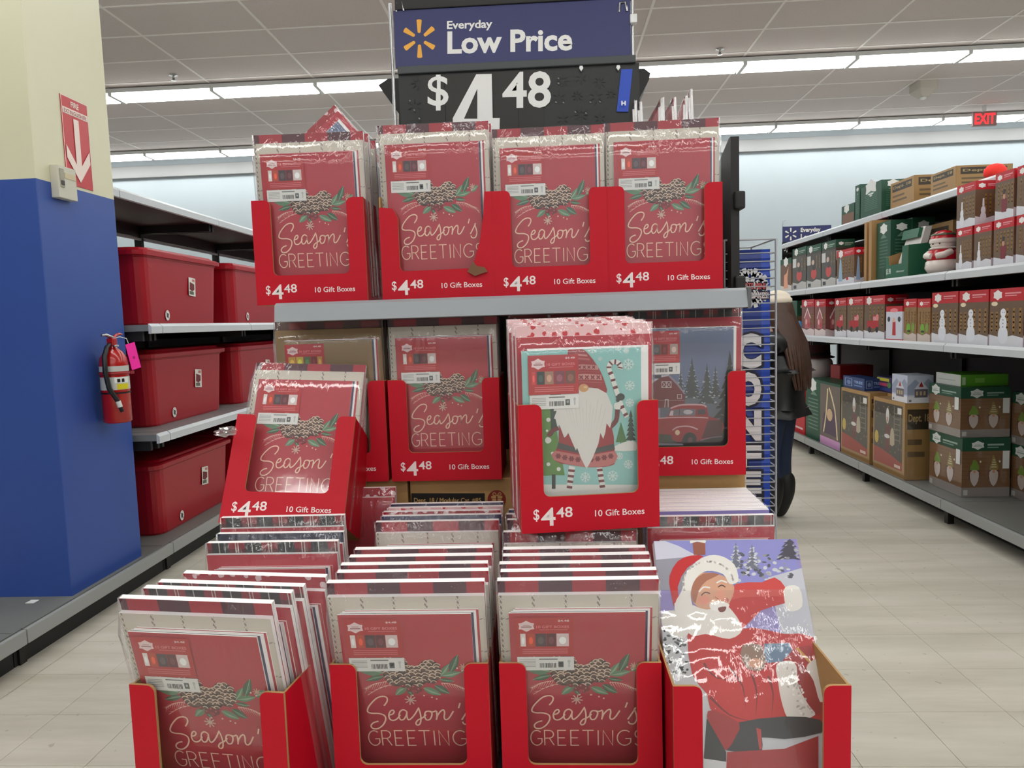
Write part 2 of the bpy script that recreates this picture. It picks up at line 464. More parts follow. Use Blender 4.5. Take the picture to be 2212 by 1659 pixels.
# ---------------------------------------------------------------- pillar
PX0, PX1, PY0, PY1 = -2.95, -2.285, 3.21, 3.80
pl = NT('pillar_paint', 0.45)
g = pl.n('ShaderNodeNewGeometry'); z = pl.sep(g.outputs['Position'])[2]
nz = pl.noise(2.5, 4)
blue = pl.mix(nz, c(44, 74, 150), c(50, 82, 160)); cream = pl.mix(nz, c(212, 208, 178), c(218, 214, 186))
pl.col(pl.mix(pl.math('GREATER_THAN', z, 2.09), blue, cream)); pl.bump(pl.noise(200, 2), 0.05)
pil = MB().box(PX0, PX1, PY0, PY1, 0, ZC, b=.004).build('pillar', pl.m); tag(pil, 'square column, blue below and cream above, in front of the tote shelves', 'pillar')
pil['kind'] = 'structure'
# fire arrow signs
def fire_sign(name, label, loc, rz, wd=.20, ht=.42):
    o = MB().box(-wd / 2, wd / 2, -.003, 0, 0, ht).build(name, mat('sign_red', c(190, 28, 40), .35), loc=loc, rot=(0, 0, rz)); tag(o, label, 'sign')
    A = Art(eps=3e-4); A.l = 12; W = c(235, 215, 205)
    A.rect(-wd / 2, 0, -wd / 2 + .004, ht, W); A.rect(wd / 2 - .004, 0, wd / 2, ht, W); A.rect(-wd / 2, ht - .004, wd / 2, ht, W)
    A.rect(-wd * .47, ht * .80, wd * .47, ht * .87, W)
    A.text('FIRE', -wd * .15, ht * .895, wd * .15, ht * .96, W, .03)
    A.text('EXTINGUISHER', -wd * .42, ht * .81, wd * .42, ht * .855, c(150, 60, 60), .01)
    A.poly([(-wd * .10, ht * .77), (-wd * .10, ht * .25), (-wd * .44, ht * .45), (-wd * .44, ht * .30), (0, ht * .05), (wd * .44, ht * .30), (wd * .44, ht * .45), (wd * .10, ht * .25), (wd * .10, ht * .77)], W)
    obj('printed_arrow', A.mesh(), o)
fire_sign('arrow_sign', 'red and white FIRE arrow sign on right face of pillar', (PX1 + .001, 3.52, 2.105), PI / 2)
fire_sign('arrow_sign', 'red FIRE arrow sign on front face of pillar, cut by frame edge', (-2.61, PY0 - .001, 2.105), 0)
th = empty('wall_sensor', (PX1, 3.37, 2.02), (0, 0, PI / 2)); tag(th, 'small beige wall sensor box on pillar beside the arrow sign', 'sensor')
MB().box(-.065, .065, -.04, 0, 0, .15, b=.004).build('housing', mat('sensor_beige', c(200, 196, 180), .5), th)
MB().box(-.055, -.028, -.044, -.04, .05, .135).build('grille', mat('sensor_tan', c(160, 156, 138), .5), th)
MB().box(-.052, -.032, -.047, -.043, .06, .08).build('button', mat('black_plastic', c(20, 20, 22), .4), th)
MB().box(-.02, .058, -.042, -.04, .095, .12).build('name_strip', mat('sensor_yellow', c(200, 186, 150), .5), th)
# fire extinguisher on the right face
FX = empty('fire_extinguisher', (PX1 + .078, 3.555, .93)); tag(FX, 'red fire extinguisher with pink tag hanging on blue pillar', 'fire extinguisher')
m_fr = mat('extinguisher_red', c(176, 14, 10), .25, coat=.4); m_bk = mat('black_rubber', c(18, 18, 20), .4)
MB().lathe([(0, 0), (.055, 0), (.066, .008), (.066, .30), (.062, .33), (.045, .36), (.022, .38), (.02, .395), (0, .395)], 28).build('cylinder', m_fr, FX)
MB().lathe([(.0675, .02), (.0675, .021)], 28).build('rim', m_fr, FX)
MB().lathe([(.0672, .17), (.0672, .235)], 28).build('label', mat('foil_label', c(196, 196, 192), .35), FX)
MB().lathe([(.0672, .262), (.0672, .29)], 28).build('upper_label', mat('foil_label'), FX)
A = Art(eps=2e-4)
cur = []
def cyl_patch(x0, x1, z0, z1, r, name, m, n=6):
    q = MB(); vs = []; fs = []
    for i in range(n + 1):
        a = x0 + (x1 - x0) * i / n
        vs += [(r * math.cos(a), r * math.sin(a), z0), (r * math.cos(a), r * math.sin(a), z1)]
    fs = [(2 * i, 2 * i + 2, 2 * i + 3, 2 * i + 1) for i in range(n)]
    return q.add(vs, fs).build(name, m, FX)
cyl_patch(R(-60), R(0), .205, .232, .0676, 'label_icons', mat('label_white', c(236, 236, 230), .4))
cyl_patch(R(-52), R(0), .172, .200, .0680, 'label_warning', mat('label_yellow', c(214, 200, 30), .4))
cyl_patch(R(-50), R(-38), .208, .226, .0681, 'icon', mat('black_plastic')); cyl_patch(R(-32), R(-20), .208, .226, .0681, 'icon', mat('black_plastic'))
MB().lathe([(.0672, .245), (.071, .247), (.071, .256), (.0672, .258)], 28).box(.02, .055, .05, .085, .243, .258).build('bracket_band', mat('strap_red', c(150, 10, 24), .4), FX)
MB().lathe([(.0685, .150), (.0685, .158)], 28).build('lower_band', m_bk, FX)
MB().box(-.018, .018, -.018, .018, .385, .43, b=.005).build('valve', m_fr, FX)
MB().tube([(0, .03, .425), (0, -.01, .437), (0, -.05, .447), (0, -.082, .445)], [.008, .009, .008, .006], 8).build('lever', m_chrome, FX)
MB().tube([(0, .0, .42), (0, .03, .44), (0, .06, .45), (0, .09, .447)], [.009, .009, .007, .005], 8).build('carrying_handle', m_fr, FX)
MB().tube([(.0, -.02, .40), (.005, -.055, .385), (.01, -.088, .34), (.012, -.094, .26), (.02, -.085, .18), (.045, -.066, .12), (.058, -.052, .06)], [.010, .011, .012, .012, .012, .011, .009], 10).build('hose', m_bk, FX)
MB().tube([(.047, -.064, .115), (.052, -.058, .085)], .0125, 10).build('hose_clip', m_white, FX)
MB().lathe([(.006, .0), (.014, .002), (.014, .01), (0.0, .012)], 12, c0=(.03, -.018, .385)).build('gauge', m_chrome, FX)
tgo = MB().box(-.0008, .0008, -.028, .028, -.135, 0).build('inspection_tag', mat('pink_card', c(255, 40, 170), .5), FX, loc=(.066, .045, .400), rot=(R(12), 0, R(-20)))
MB().lathe([(0.0, 0), (.008, 0.0005)], 10).build('tag_mark', mat('tag_ink', c(190, 10, 110), .5), tgo, loc=(.0016, 0, -.075), rot=(0, R(90), 0))
MB().tube([(0, 0, .425), (.03, .02, .435), (.05, .045, .425), (.055, .05, .40)], .0022, 6).build('tag_tie', m_white, FX)

# ---------------------------------------------------------------- gondola shelving runs
m_black = mat('black_powder_coat', c(26, 22, 22), .55)
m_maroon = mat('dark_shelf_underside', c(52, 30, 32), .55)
m_shelf = mat('shelf_grey', c(128, 130, 130), .4, noise=.08, nscale=12)
m_rail = mat('price_rail', c(196, 200, 204), .3)
m_deck = mat('deck_grey', c(112, 112, 108), .45, noise=.1, nscale=6)
m_kick = mat('kick_black', c(24, 24, 24), .6)

def gondola(name, label, side, xf, xback, yjoints, shelves, backs, top_h):
    """side +1: opens towards +x (left run); -1 opens towards -x (right run)"""
    root = empty(name, (xback, yjoints[0], 0)); tag(root, label, 'shelving unit')
    def B(mb, nm, m): return mb.build(nm, m, root)
    def bx(mb, xa, xb, y0, y1, z0, z1, mi=0, b=0): return mb.box(min(xa, xb) - xback, max(xa, xb) - xback, y0 - yjoints[0], y1 - yjoints[0], z0, z1, mi, b)
    for a, b_ in zip(yjoints[:-1], yjoints[1:]):
        y0, y1 = a + .003, b_ - .003
        # deck
        mb = MB(); bx(mb, xback, xf[0] - side * .03, y0, y1, .135, .15)
        bx(mb, xf[0] - side * .03, xf[0] - side * .022, y0, y1, .10, .172); B(mb, 'base_deck', m_deck)
        mb = MB(); bx(mb, xf[0] - side * .020, xf[0], y0, y1, .105, .168, b=.004); B(mb, 'price_rail', mat('deck_rail', c(150, 152, 150), .35))
        mb = MB(); bx(mb, xback, xf[0] - side * (.07 if side > 0 else .18), y0, y1, .0, .13); B(mb, 'kick_plate', m_kick)
        mb = MB(); bx(mb, xf[0] - side * .10, xf[0] - side * .06, y0 + .02, y0 + .06, 0, .12); B(mb, 'foot', m_black)
    for (z, xs, ya, yb, under) in shelves:
        js = [j for j in yjoints if ya < j < yb]; js = [ya] + js + [yb]
        for a, b_ in zip(js[:-1], js[1:]):
            y0, y1 = a + .004, b_ - .004
            mb = MB(); bx(mb, xback + side * .03, xs - side * .02, y0, y1, z - .035, z, 0)
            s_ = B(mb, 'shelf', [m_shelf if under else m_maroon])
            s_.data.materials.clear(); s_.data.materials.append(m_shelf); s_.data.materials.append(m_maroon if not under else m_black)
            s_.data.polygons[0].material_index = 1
            mb = MB()
            xa = xs - side * .018
            prof = [(xa, z - .05), (xs, z - .048), (xs, z - .01), (xa, z + .006)]
            mb.loft([[(x - xback, y - yjoints[0], zz) for x, zz in prof] for y in (y0, y1)]); B(mb, 'price_rail', m_rail)
            for yy in (y0 + .01, y1 - .03): mb = MB(); bx(mb, xback + side * .03, xs - side * .06, yy, yy + .02, z - .09, z - .035); B(mb, 'shelf_bracket', m_black)
    for j in yjoints:
        if j < backs[2]: continue
        mb = MB(); bx(mb, xback - side * .02, xback + side * .03, j - .018, j + .018, 0, top_h); B(mb, 'upright', m_black)
    js = [j for j in yjoints if j >= backs[2]]
    for a, b_ in zip(js[:-1], js[1:]):
        mb = MB(); bx(mb, xback - side * .012, xback + side * .005, a + .02, b_ - .02, .13, backs[0]); B(mb, 'back_panel', mat('back_panel_dark', c(44, 30, 30), .6))
        if backs[1]:
            mb = MB(); bx(mb, xback - side * .02, xback + side * .02, a + .02, b_ - .02, top_h - .14, top_h - .03); B(mb, 'cross_beam', m_maroon)
            mb = MB(); bx(mb, xback + side * .02, xback + side * .035, a + .02, b_ - .02, top_h - .165, top_h - .150); B(mb, 'rod', m_rail)
    return root

LJ = [1.60, 2.80, 3.98, 5.20, 6.42, 7.64, 8.86]
gondola('gondola_shelving', 'long grey shelving run behind the pillar holding red totes', 1, (-2.20,), -2.97, LJ,
        [(1.425, -2.17, 3.86, 8.86, True), (.815, -2.17, 3.86, 8.86, True), (2.185, -2.36, 3.84, 8.86, False)], (1.42, True, 3.9), 2.215)
RJ = [2.20, 3.42, 4.64, 5.86, 7.08, 8.30]
gondola('gondola_shelving', 'tall shelving run along right aisle full of christmas boxes', -1, (2.46,), 3.27, RJ,
        [(1.155, 2.46, 2.2, 8.30, True), (1.60, 2.46, 2.2, 8.30, True), (2.14, 2.62, 2.2, 8.30, True)], (2.1, False, 2.0), 2.13)

# ---------------------------------------------------------------- red totes
m_tote = mat('tote_red_plastic', c(164, 10, 30), .35, noise=.05, nscale=3, spec=.5)
m_green = mat('tote_green_latch', c(14, 92, 48), .4)
def make_tote():
    t = empty('storage_tote'); L, D, Hh = 1.04, .50, .45
    rings = []
    for z_, sx in ((0, .88), (.012, .895), (.37, .95), (.40, .955), (.405, .975), (.425, .98)):
        rings.append([(y_, x_, z_) for x_, y_, z_ in rrect(L * sx, D * (sx - .01), .075, z_)][::-1])
    MB().loft(rings, smooth=False).build('body', m_tote, t)
    MB().loft([[(y_, x_, z_) for x_, y_, z_ in rrect(L * a, D * a, .08, z_)][::-1] for a, z_ in ((1.0, .410), (1.03, .413), (1.035, .437), (1.0, .445), (.93, .449), (.90, .460), (.885, .462))]).build('lid', m_tote, t)
    for s_ in (-1, 1): MB().box(-.06, .06, s_ * (L / 2 + .0) - .012, s_ * (L / 2) + .018, .375, .42, b=.006).build('latch', m_green, t)
    for k in (-1, 1): MB().box(D * .44, D * .47, k * .40 - .02, k * .40 + .02, .34, .40, b=.004).build('rib', m_tote, t)
    A = Art(eps=1e-4); A.rect(-.045, -.06, .045, .06, c(226, 222, 214)); A.poly([(-.035, -.02), (.0, -.03), (.03, -.015), (.03, .02), (-.03, .03)], c(110, 20, 30)); A.rect(-.035, -.052, .02, -.03, c(90, 95, 70)); A.rect(.0, .035, .035, .052, c(190, 120, 110))
    a = obj('sticker', A.mesh(), t, loc=(D * .474, .10, .25), rot=(0, R(5), R(90)))
    A = Art(eps=1e-4); A.ell(0, 0, .026, .032, c(228, 226, 220), 18); A.poly([(-.012, -.012), (.008, -.016), (.014, .01), (-.01, .016)], c(70, 60, 60)); A.stroke([(-.018, .02), (.018, -.02)], .004, c(90, 80, 80))
    a = obj('round_sticker', A.mesh(), t, loc=(D * .456, -.22, .06), rot=(0, R(5), R(90)))
    for k in (-1, 1): MB().box(D * .37, D * .40, k * .32 - .04, k * .32 + .04, -.0, .014).build('foot_recess', m_kick, t)
    return t
T0 = make_tote(); used = False
lv = {.15: 'bottom deck', .815: 'middle shelf', 1.425: 'upper shelf'}
for z_, nm in lv.items():
    for k, wd in enumerate(('nearest the pillar', 'second from the pillar', 'third from the pillar', 'fourth from the pillar')):
        t = T0 if not used else copy_tree(T0); used = True
        t.location = (-2.60, 4.64 + k * 1.21, z_ + .001)
        tag(t, 'red lidded storage tote on the %s, %s' % (nm, wd), 'storage tote', 'red totes on the left shelving')
o = MB().box(-.02, .02, -.02, .02, 0, .002).build('paper_scrap', mat('paper_white', c(225, 225, 222), .6), loc=at(70, 1300, 2, .151)); tag(o, 'small white scrap lying on left base deck', 'paper scrap')
# ---------------------------------------------------------------- print and board materials
m_edge = mat('board_white_edge', c(250, 246, 246), .55)
m_kraft = mat('kraft_board', c(176, 138, 88), .7, noise=.08, nscale=60)
m_red = mat('tray_red_print', c(192, 6, 34), .5, noise=.04, nscale=200, spec=.3)
m_boxred = mat('gift_box_red', c(190, 36, 58), .4)

def buffalo(name, a, b, d, k=.062, off=.01):
    p = NT(name, .4); X, Y, Z = p.sep()
    sx = p.math('GREATER_THAN', p.math('FRACT', p.math('DIVIDE', p.math('ADD', X, off + 5 * k * 4), 2 * k)), .5)
    sz = p.math('GREATER_THAN', p.math('FRACT', p.math('DIVIDE', p.math('ADD', Z, .054), 2 * k)), .5)
    col = p.mix(sx, a, b); col2 = p.mix(sx, b, d); p.col(p.mix(sz, col2, col)); return p.m
m_plaid = buffalo('buffalo_plaid_print', c(172, 26, 48), c(84, 28, 46), c(36, 18, 26))
m_plaid_b = buffalo('brown_plaid_print', c(150, 60, 62), c(98, 62, 58), c(60, 44, 40), k=.05)

def tartan(name, base, dark, line):
    p = NT(name, .4); X, Y, Z = p.sep(); k = .075
    fx = p.math('FRACT', p.math('DIVIDE', p.math('ADD', X, 1.0), k)); fz = p.math('FRACT', p.math('DIVIDE', p.math('ADD', Z, 1.0), k))
    bx_ = p.math('GREATER_THAN', fx, .5); bz = p.math('GREATER_THAN', fz, .45)
    col = p.mix(bx_, base, dark); col = p.mix(p.math('MULTIPLY', bz, .6), col, dark)
    for f in (fx, fz):
        for ps in (.22, .30, .72):
            ln = p.math('LESS_THAN', p.math('ABSOLUTE', p.math('SUBTRACT', f, ps)), .014); col = p.mix(p.math('MULTIPLY', ln, .75), col, line)
    p.col(col); return p.m
m_tartan = tartan('tartan_print', c(140, 22, 40), c(30, 30, 34), c(206, 206, 200))

def speckle(name, base, ink, scale, th=.25, ring=False):
    p = NT(name, .4); v = p.n('ShaderNodeTexVoronoi'); v.inputs['Scale'].default_value = scale; p.lk(p.tc.outputs['Object'], v.inputs['Vector'])
    n = p.noise(scale * 3, 2)
    d = p.math('ADD', v.outputs['Distance'], p.math('MULTIPLY', n, .25))
    p.col(p.mix(p.math('LESS_THAN', d, th + .12), base, ink)); return p.m
m_snow = speckle('snow_crystal_print', c(168, 14, 40), c(232, 206, 210), 40, .3)
m_navy = speckle('navy_print', c(22, 34, 66), c(190, 196, 210), 60, .05)
m_floral = speckle('poinsettia_print', c(240, 196, 198), c(206, 30, 44), 42, .30)
m_lav = mat('lavender_sky_print', c(150, 138, 196), .4, noise=.08, nscale=12)
m_navyplain = mat('navy_edge_print', c(44, 46, 92), .4)

def cream():
    p = NT('cream_candy_print', .45); X, Y, Z = p.sep(); k = .060
    fx = p.math('FRACT', p.math('DIVIDE', p.math('ADD', X, 1.014), k))
    seg = p.math('GREATER_THAN', p.math('FRACT', p.math('DIVIDE', p.math('ADD', Z, p.math('MULTIPLY', X, 1.5)), .012)), .42)
    v = p.math('MULTIPLY', p.math('LESS_THAN', p.math('ABSOLUTE', p.math('SUBTRACT', fx, p.math('ADD', .5, p.math('MULTIPLY', p.math('FRACT', p.math('DIVIDE', Z, .012)), .05)))), .035), seg)
    fz = p.math('FRACT', p.math('DIVIDE', p.math('ADD', Z, 1.0 + .038), k * 1.2))
    seg2 = p.math('GREATER_THAN', p.math('FRACT', p.math('DIVIDE', p.math('ADD', X, p.math('MULTIPLY', Z, -2.0)), .010)), .45)
    h = p.math('MULTIPLY', p.math('LESS_THAN', p.math('ABSOLUTE', p.math('SUBTRACT', fz, .5)), .022), seg2)
    p.col(p.mix(p.math('MULTIPLY', p.math('MAXIMUM', v, h), .7), c(214, 205, 192), c(96, 66, 70))); return p.m
m_cream = cream()
m_kraftbox = mat('kraft_gift_box', c(150, 118, 74), .6, noise=.06, nscale=40)

def film_mat():
    m = bpy.data.materials.new('shrink_film'); m.use_nodes = True; nt = m.node_tree; nt.nodes.clear()
    out = nt.nodes.new('ShaderNodeOutputMaterial'); tr = nt.nodes.new('ShaderNodeBsdfTransparent'); gl = nt.nodes.new('ShaderNodeBsdfGlossy')
    tr.inputs[0].default_value = (.995, .995, .995, 1); gl.inputs['Roughness'].default_value = .07; gl.inputs[0].default_value = (1, 1, 1, 1)
    tc = nt.nodes.new('ShaderNodeTexCoord'); oi = nt.nodes.new('ShaderNodeObjectInfo')
    ad = nt.nodes.new('ShaderNodeVectorMath'); ad.operation = 'ADD'
    mu = nt.nodes.new('ShaderNodeMath'); mu.operation = 'MULTIPLY'; mu.inputs[1].default_value = 9.0; nt.links.new(oi.outputs['Random'], mu.inputs[0])
    cb = nt.nodes.new('ShaderNodeCombineXYZ'); nt.links.new(mu.outputs[0], cb.inputs[0]); nt.links.new(mu.outputs[0], cb.inputs[2])
    nt.links.new(tc.outputs['Object'], ad.inputs[0]); nt.links.new(cb.outputs[0], ad.inputs[1])
    mp = nt.nodes.new('ShaderNodeMapping'); mp.inputs['Rotation'].default_value = (0, .75, 0); mp.inputs['Scale'].default_value = (46, 46, 9)
    nt.links.new(ad.outputs[0], mp.inputs[0])
    n1 = nt.nodes.new('ShaderNodeTexNoise'); n1.inputs['Scale'].default_value = 1.0; n1.inputs['Detail'].default_value = 3; n1.inputs['Distortion'].default_value = .6; nt.links.new(mp.outputs[0], n1.inputs['Vector'])
    n2 = nt.nodes.new('ShaderNodeTexNoise'); n2.inputs['Scale'].default_value = 7.0; n2.inputs['Detail'].default_value = 1; nt.links.new(ad.outputs[0], n2.inputs['Vector'])
    # the film is slack near the top and drum-tight lower down
    sx = nt.nodes.new('ShaderNodeSeparateXYZ'); nt.links.new(tc.outputs['Object'], sx.inputs[0])
    mr = nt.nodes.new('ShaderNodeMapRange'); mr.inputs[1].default_value = .30; mr.inputs[2].default_value = .42; mr.inputs[3].default_value = .08; mr.inputs[4].default_value = 1.0; nt.links.new(sx.outputs[2], mr.inputs[0])
    pw = nt.nodes.new('ShaderNodeMath'); pw.operation = 'MULTIPLY'; nt.links.new(mr.outputs[0], pw.inputs[0])
    m2 = nt.nodes.new('ShaderNodeMapRange'); m2.inputs[1].default_value = .45; m2.inputs[2].default_value = .62; nt.links.new(n2.outputs['Fac'], m2.inputs[0])
    m3 = nt.nodes.new('ShaderNodeMath'); m3.operation = 'ADD'; m3.inputs[1].default_value = .18; nt.links.new(m2.outputs[0], m3.inputs[0]); nt.links.new(m3.outputs[0], pw.inputs[1])
    b1 = nt.nodes.new('ShaderNodeBump'); b1.inputs['Distance'].default_value = .009; nt.links.new(pw.outputs[0], b1.inputs['Strength']); nt.links.new(n1.outputs['Fac'], b1.inputs['Height'])
    fr = nt.nodes.new('ShaderNodeFresnel'); fr.inputs[0].default_value = 1.5; nt.links.new(b1.outputs[0], fr.inputs['Normal']); nt.links.new(b1.outputs[0], gl.inputs['Normal'])
    fm = nt.nodes.new('ShaderNodeMath'); fm.operation = 'MINIMUM'; fm.inputs[1].default_value = .34; fm.use_clamp = True; f0 = nt.nodes.new('ShaderNodeMath'); f0.operation = 'MULTIPLY'; f0.inputs[1].default_value = 1.5; nt.links.new(fr.outputs[0], f0.inputs[0]); nt.links.new(f0.outputs[0], fm.inputs[0])
    mx = nt.nodes.new('ShaderNodeMixShader'); nt.links.new(fm.outputs[0], mx.inputs[0]); df = nt.nodes.new('ShaderNodeBsdfDiffuse'); df.inputs[0].default_value = (.95, .95, .97, 1); m0 = nt.nodes.new('ShaderNodeMixShader'); m0.inputs[0].default_value = .045; nt.links.new(tr.outputs[0], m0.inputs[1]); nt.links.new(df.outputs[0], m0.inputs[2]); nt.links.new(m0.outputs[0], mx.inputs[1]); nt.links.new(gl.outputs[0], mx.inputs[2]); nt.links.new(mx.outputs[0], out.inputs[0])
    return m
m_film = film_mat()

def film_mesh(seed, w_=.300, dpt=.036, top=.441, fx=.13, ftop=.388, tall=None):
    rnd = random.Random(seed); rows = 15; mb = MB(); vs = []; nc = 0
    for i in range(rows):
        t = i / (rows - 1); z = -.002 + t * (top + .002)
        yf = -.0035 if z < ftop else -.0035 + (z - ftop) / (top - ftop) * .026
        xs = [(-w_ / 2 + .002, dpt), (-w_ / 2 - .001, dpt * .6), (-w_ / 2, yf + .006)] + [(-w_ / 2 + .012 + (w_ - .024) * k / 9, yf) for k in range(10)] + [(w_ / 2, yf + .006), (w_ / 2 + .001, dpt * .6), (w_ / 2 - .002, dpt)]
        nc = len(xs)
        for k, (x, y) in enumerate(xs):
            j = 1.2 if z > .36 else .5
            vs.append((x + rnd.uniform(-.0006, .0006) * j, y + rnd.uniform(-.0022, .0003) * j * (0 if 0 < t < 0 else 1), z + rnd.uniform(-.0012, .0012) * (1 if i == rows - 1 else .2)))
    fs = [(i * nc + k, i * nc + k + 1, (i + 1) * nc + k + 1, (i + 1) * nc + k) for i in range(rows - 1) for k in range(nc - 1)]
    
    mb.add(vs, fs, 0, True); me = mb.mesh('shrink_film'); me.materials.append(m_film); return me
FILMS = [film_mesh(s) for s in range(4)]

def slab(x0, x1, y0, y1, z0, z1, m, name='slab', edge=None):
    me = MB().box(x0, x1, y0, y1, z0, z1).mesh(name); me.materials.append(edge or m_edge); me.materials.append(m); me.polygons[2].material_index = 1; return me

# ---------------------------------------------------------------- artwork: season's greetings (traced in the units of one box front)
sc_ = 2.717e-4
def season_art():
    A = Art(lambda x, y: (-.128 + (x - 90) * sc_, .386 - (y - 185) * sc_), eps=1.4e-5)
    rnd = random.Random(5); G1, G2, G3 = c(100, 140, 108), c(58, 96, 72), c(150, 180, 148)
    def leaf(x0, y0, x1, y1, wd, col=G1):
        dx, dy = x1 - x0, y1 - y0; L = math.hypot(dx, dy); nx, ny = -dy / L * wd, dx / L * wd
        A.poly([(x0, y0), (x0 + dx * .3 + nx, y0 + dy * .3 + ny), (x0 + dx * .65 + nx * .9, y0 + dy * .65 + ny * .9), (x1, y1), (x0 + dx * .65 - nx * .9, y0 + dy * .65 - ny * .9), (x0 + dx * .3 - nx, y0 + dy * .3 - ny)], col, 3)
        A.poly([(x0, y0), (x0 + dx * .5 + nx * .6, y0 + dy * .5 + ny * .6), (x1, y1)], G3 if col == G1 else G1)
        A.stroke([(x0, y0), (x1, y1)], 3, c(176, 190, 160))
    P = c(246, 206, 192)
    def sprig(x0, y0, x1, y1, n, ln, sgn):
        A.stroke([(x0, y0), ((x0 + x1) / 2, (y0 + y1) / 2 - 14), (x1, y1)], 4, P, 3); A.hold = True
        for k in range(n):
            t = k / n; x = x0 + (x1 - x0) * t; y = y0 + (y1 - y0) * t - 14 * math.sin(PI * t)
            A.stroke([(x, y), (x + sgn * 24, y + ln * (.7 + .3 * rnd.random()))], 4.5, P, taper=True); A.stroke([(x, y), (x + sgn * 34, y - 4 + ln * .2)], 4, P, taper=True)
        A.hold = False; A.next()
    sprig(380, 735, 220, 800, 9, 52, -1); sprig(770, 750, 925, 800, 9, 56, 1); sprig(420, 760, 235, 850, 5, 20, -1)
    sprig(925, 800, 990, 860, 4, 40, 1)
    leaf(360, 660, 170, 615, 40); leaf(365, 690, 235, 725, 22, G2); leaf(380, 640, 240, 570, 26, G2)
    leaf(760, 700, 835, 590, 22); leaf(780, 690, 912, 660, 24); leaf(840, 660, 900, 515, 28, G2); leaf(760, 720, 860, 735, 16, G2)
    leaf(515, 780, 435, 850, 26); leaf(520, 790, 560, 860, 16, G2); leaf(640, 790, 760, 850, 26); leaf(720, 770, 822, 840, 26, G2); leaf(915, 655, 990, 600, 22)
    D, M1, L1 = c(30, 18, 18), c(98, 68, 58), c(232, 206, 186)
    def cone(cx, cy, rx, ry, rows, seed):
        r2 = random.Random(seed); A.ell(cx, cy, rx, ry, D, 22)
        for i in range(rows):
            v = -1 + 2 * (i + .5) / rows; half = rx * math.sqrt(max(0, 1 - v * v)); n = max(2, int(half * 2 / 38))
            A.hold = True; base_l = A.l
            sub = []
            for k in range(n):
                x = cx - half + (k + .5 + (.3 if i % 2 else 0) * .5) * 2 * half / n + r2.uniform(-8, 8); y = cy + v * ry + r2.uniform(-8, 8); s = 24 + r2.uniform(-2, 4)
                lean = (x - cx) / rx * 7
                sub.append((x, y, s, lean))
                A.l = base_l + k % 3; A.poly([(x - s, y + 2 + lean * .5), (x - s * .6, y - s * .5), (x, y - s * .75), (x + s * .6, y - s * .5), (x + s, y + 2 - lean * .5), (x, y + s * .55)], M1)
            A.l = base_l + 3
            for x, y, s, lean in sub: A.stroke([(x - s * .95, y - 1 + lean * .4), (x - s * .5, y - s * .55), (x + 1, y - s * .72), (x + s * .6, y - s * .5), (x + s * .95, y - 1 - lean * .4)], 5.5 + r2.random() * 3, L1)
            A.hold = False; A.next()
    cone(455, 640, 98, 135, 9, 1); cone(690, 650, 84, 98, 7, 2); cone(570, 690, 110, 92, 6, 3)
    for x, y, r in ((575, 780, 24), (540, 800, 20), (610, 800, 22), (500, 770, 17), (590, 820, 14)):
        A.ell(x, y, r, r, c(128, 18, 34), 12); A.ell(x - r * .3, y - r * .3, r * .3, r * .3, c(206, 110, 120), 8)
    A.hold = True
    for x, y in ((640, 850), (695, 866), (728, 880), (470, 560), (890, 620), (925, 640), (560, 848)): A.ell(x, y, 7, 7, P, 8)
    A.hold = False; A.next()
    flake(A, 540, 888, 42, 9, c(226, 188, 176), 8, .2, False); flake(A, 248, 562, 42, 9, c(226, 188, 176), 8, .1, False); flake(A, 935, 612, 30, 7, c(214, 170, 150), 8, .1, False)
    T = c(255, 214, 192); W_ = 11
    for st in ([(345, 937), (370, 900), (372, 868), (345, 855), (300, 870), (255, 915), (228, 955), (222, 988), (250, 1002), (300, 1004), (340, 1022), (345, 1060), (320, 1108), (280, 1138), (245, 1136), (234, 1112), (255, 1085), (292, 1072)],
               [(375, 1018), (400, 1010), (413, 990), (405, 975), (386, 986), (372, 1020), (378, 1055), (402, 1065), (430, 1050), (455, 1015)],
               [(502, 985), (480, 972), (455, 990), (445, 1030), (455, 1060), (478, 1055), (500, 1015), (505, 985), (502, 1035), (512, 1060), (535, 1045), (562, 1010), (588, 965), (592, 962), (600, 1000), (602, 1050), (592, 1095), (572, 1108), (562, 1090), (580, 1062), (612, 1045), (642, 1015)],
               [(668, 985), (642, 990), (630, 1025), (640, 1060), (664, 1058), (680, 1030), (684, 1000), (668, 985), (692, 992), (718, 980)],
               [(720, 985), (718, 1030), (712, 1062), (725, 1020), (750, 985), (770, 975), (776, 1000), (770, 1040), (780, 1060), (805, 1045), (840, 985)],
               [(892, 915), (878, 960)],
               [(895, 1062), (925, 1010), (948, 966), (942, 975), (955, 1020), (958, 1062), (940, 1098), (910, 1098), (900, 1078)]):
        A.stroke(st, W_, T, 4)
    def let(x0, x1, pts): A.stroke([(x0 + (x1 - x0) * a, 1288 - 132 * b) for a, b in pts], 8.5, T)
    def arc(cx, cy, rx, ry, a0, a1, n=14): return [(cx + rx * math.cos(R(a0 + (a1 - a0) * k / n)), cy + ry * math.sin(R(a0 + (a1 - a0) * k / n))) for k in range(n + 1)]
    let(205, 285, arc(.55, .5, .55, .5, 50, 325) + [(1, .45), (.6, .45)])
    let(305, 372, [(0, 0), (0, 1)] + arc(.45, .74, .5, .26, 90, -90)[:] + [(0, .48), (.5, .48), (1, 0)])
    for x in (400, 492): let(x, x + 58, [(1, 1), (0, 1), (0, 0), (1, 0)]); let(x, x + 50, [(0, .5), (1, .5)])
    let(575, 655, [(0, 1), (1, 1)]); let(575, 655, [(.5, 1), (.5, 0)]); let(684, 690, [(.5, 1), (.5, 0)])
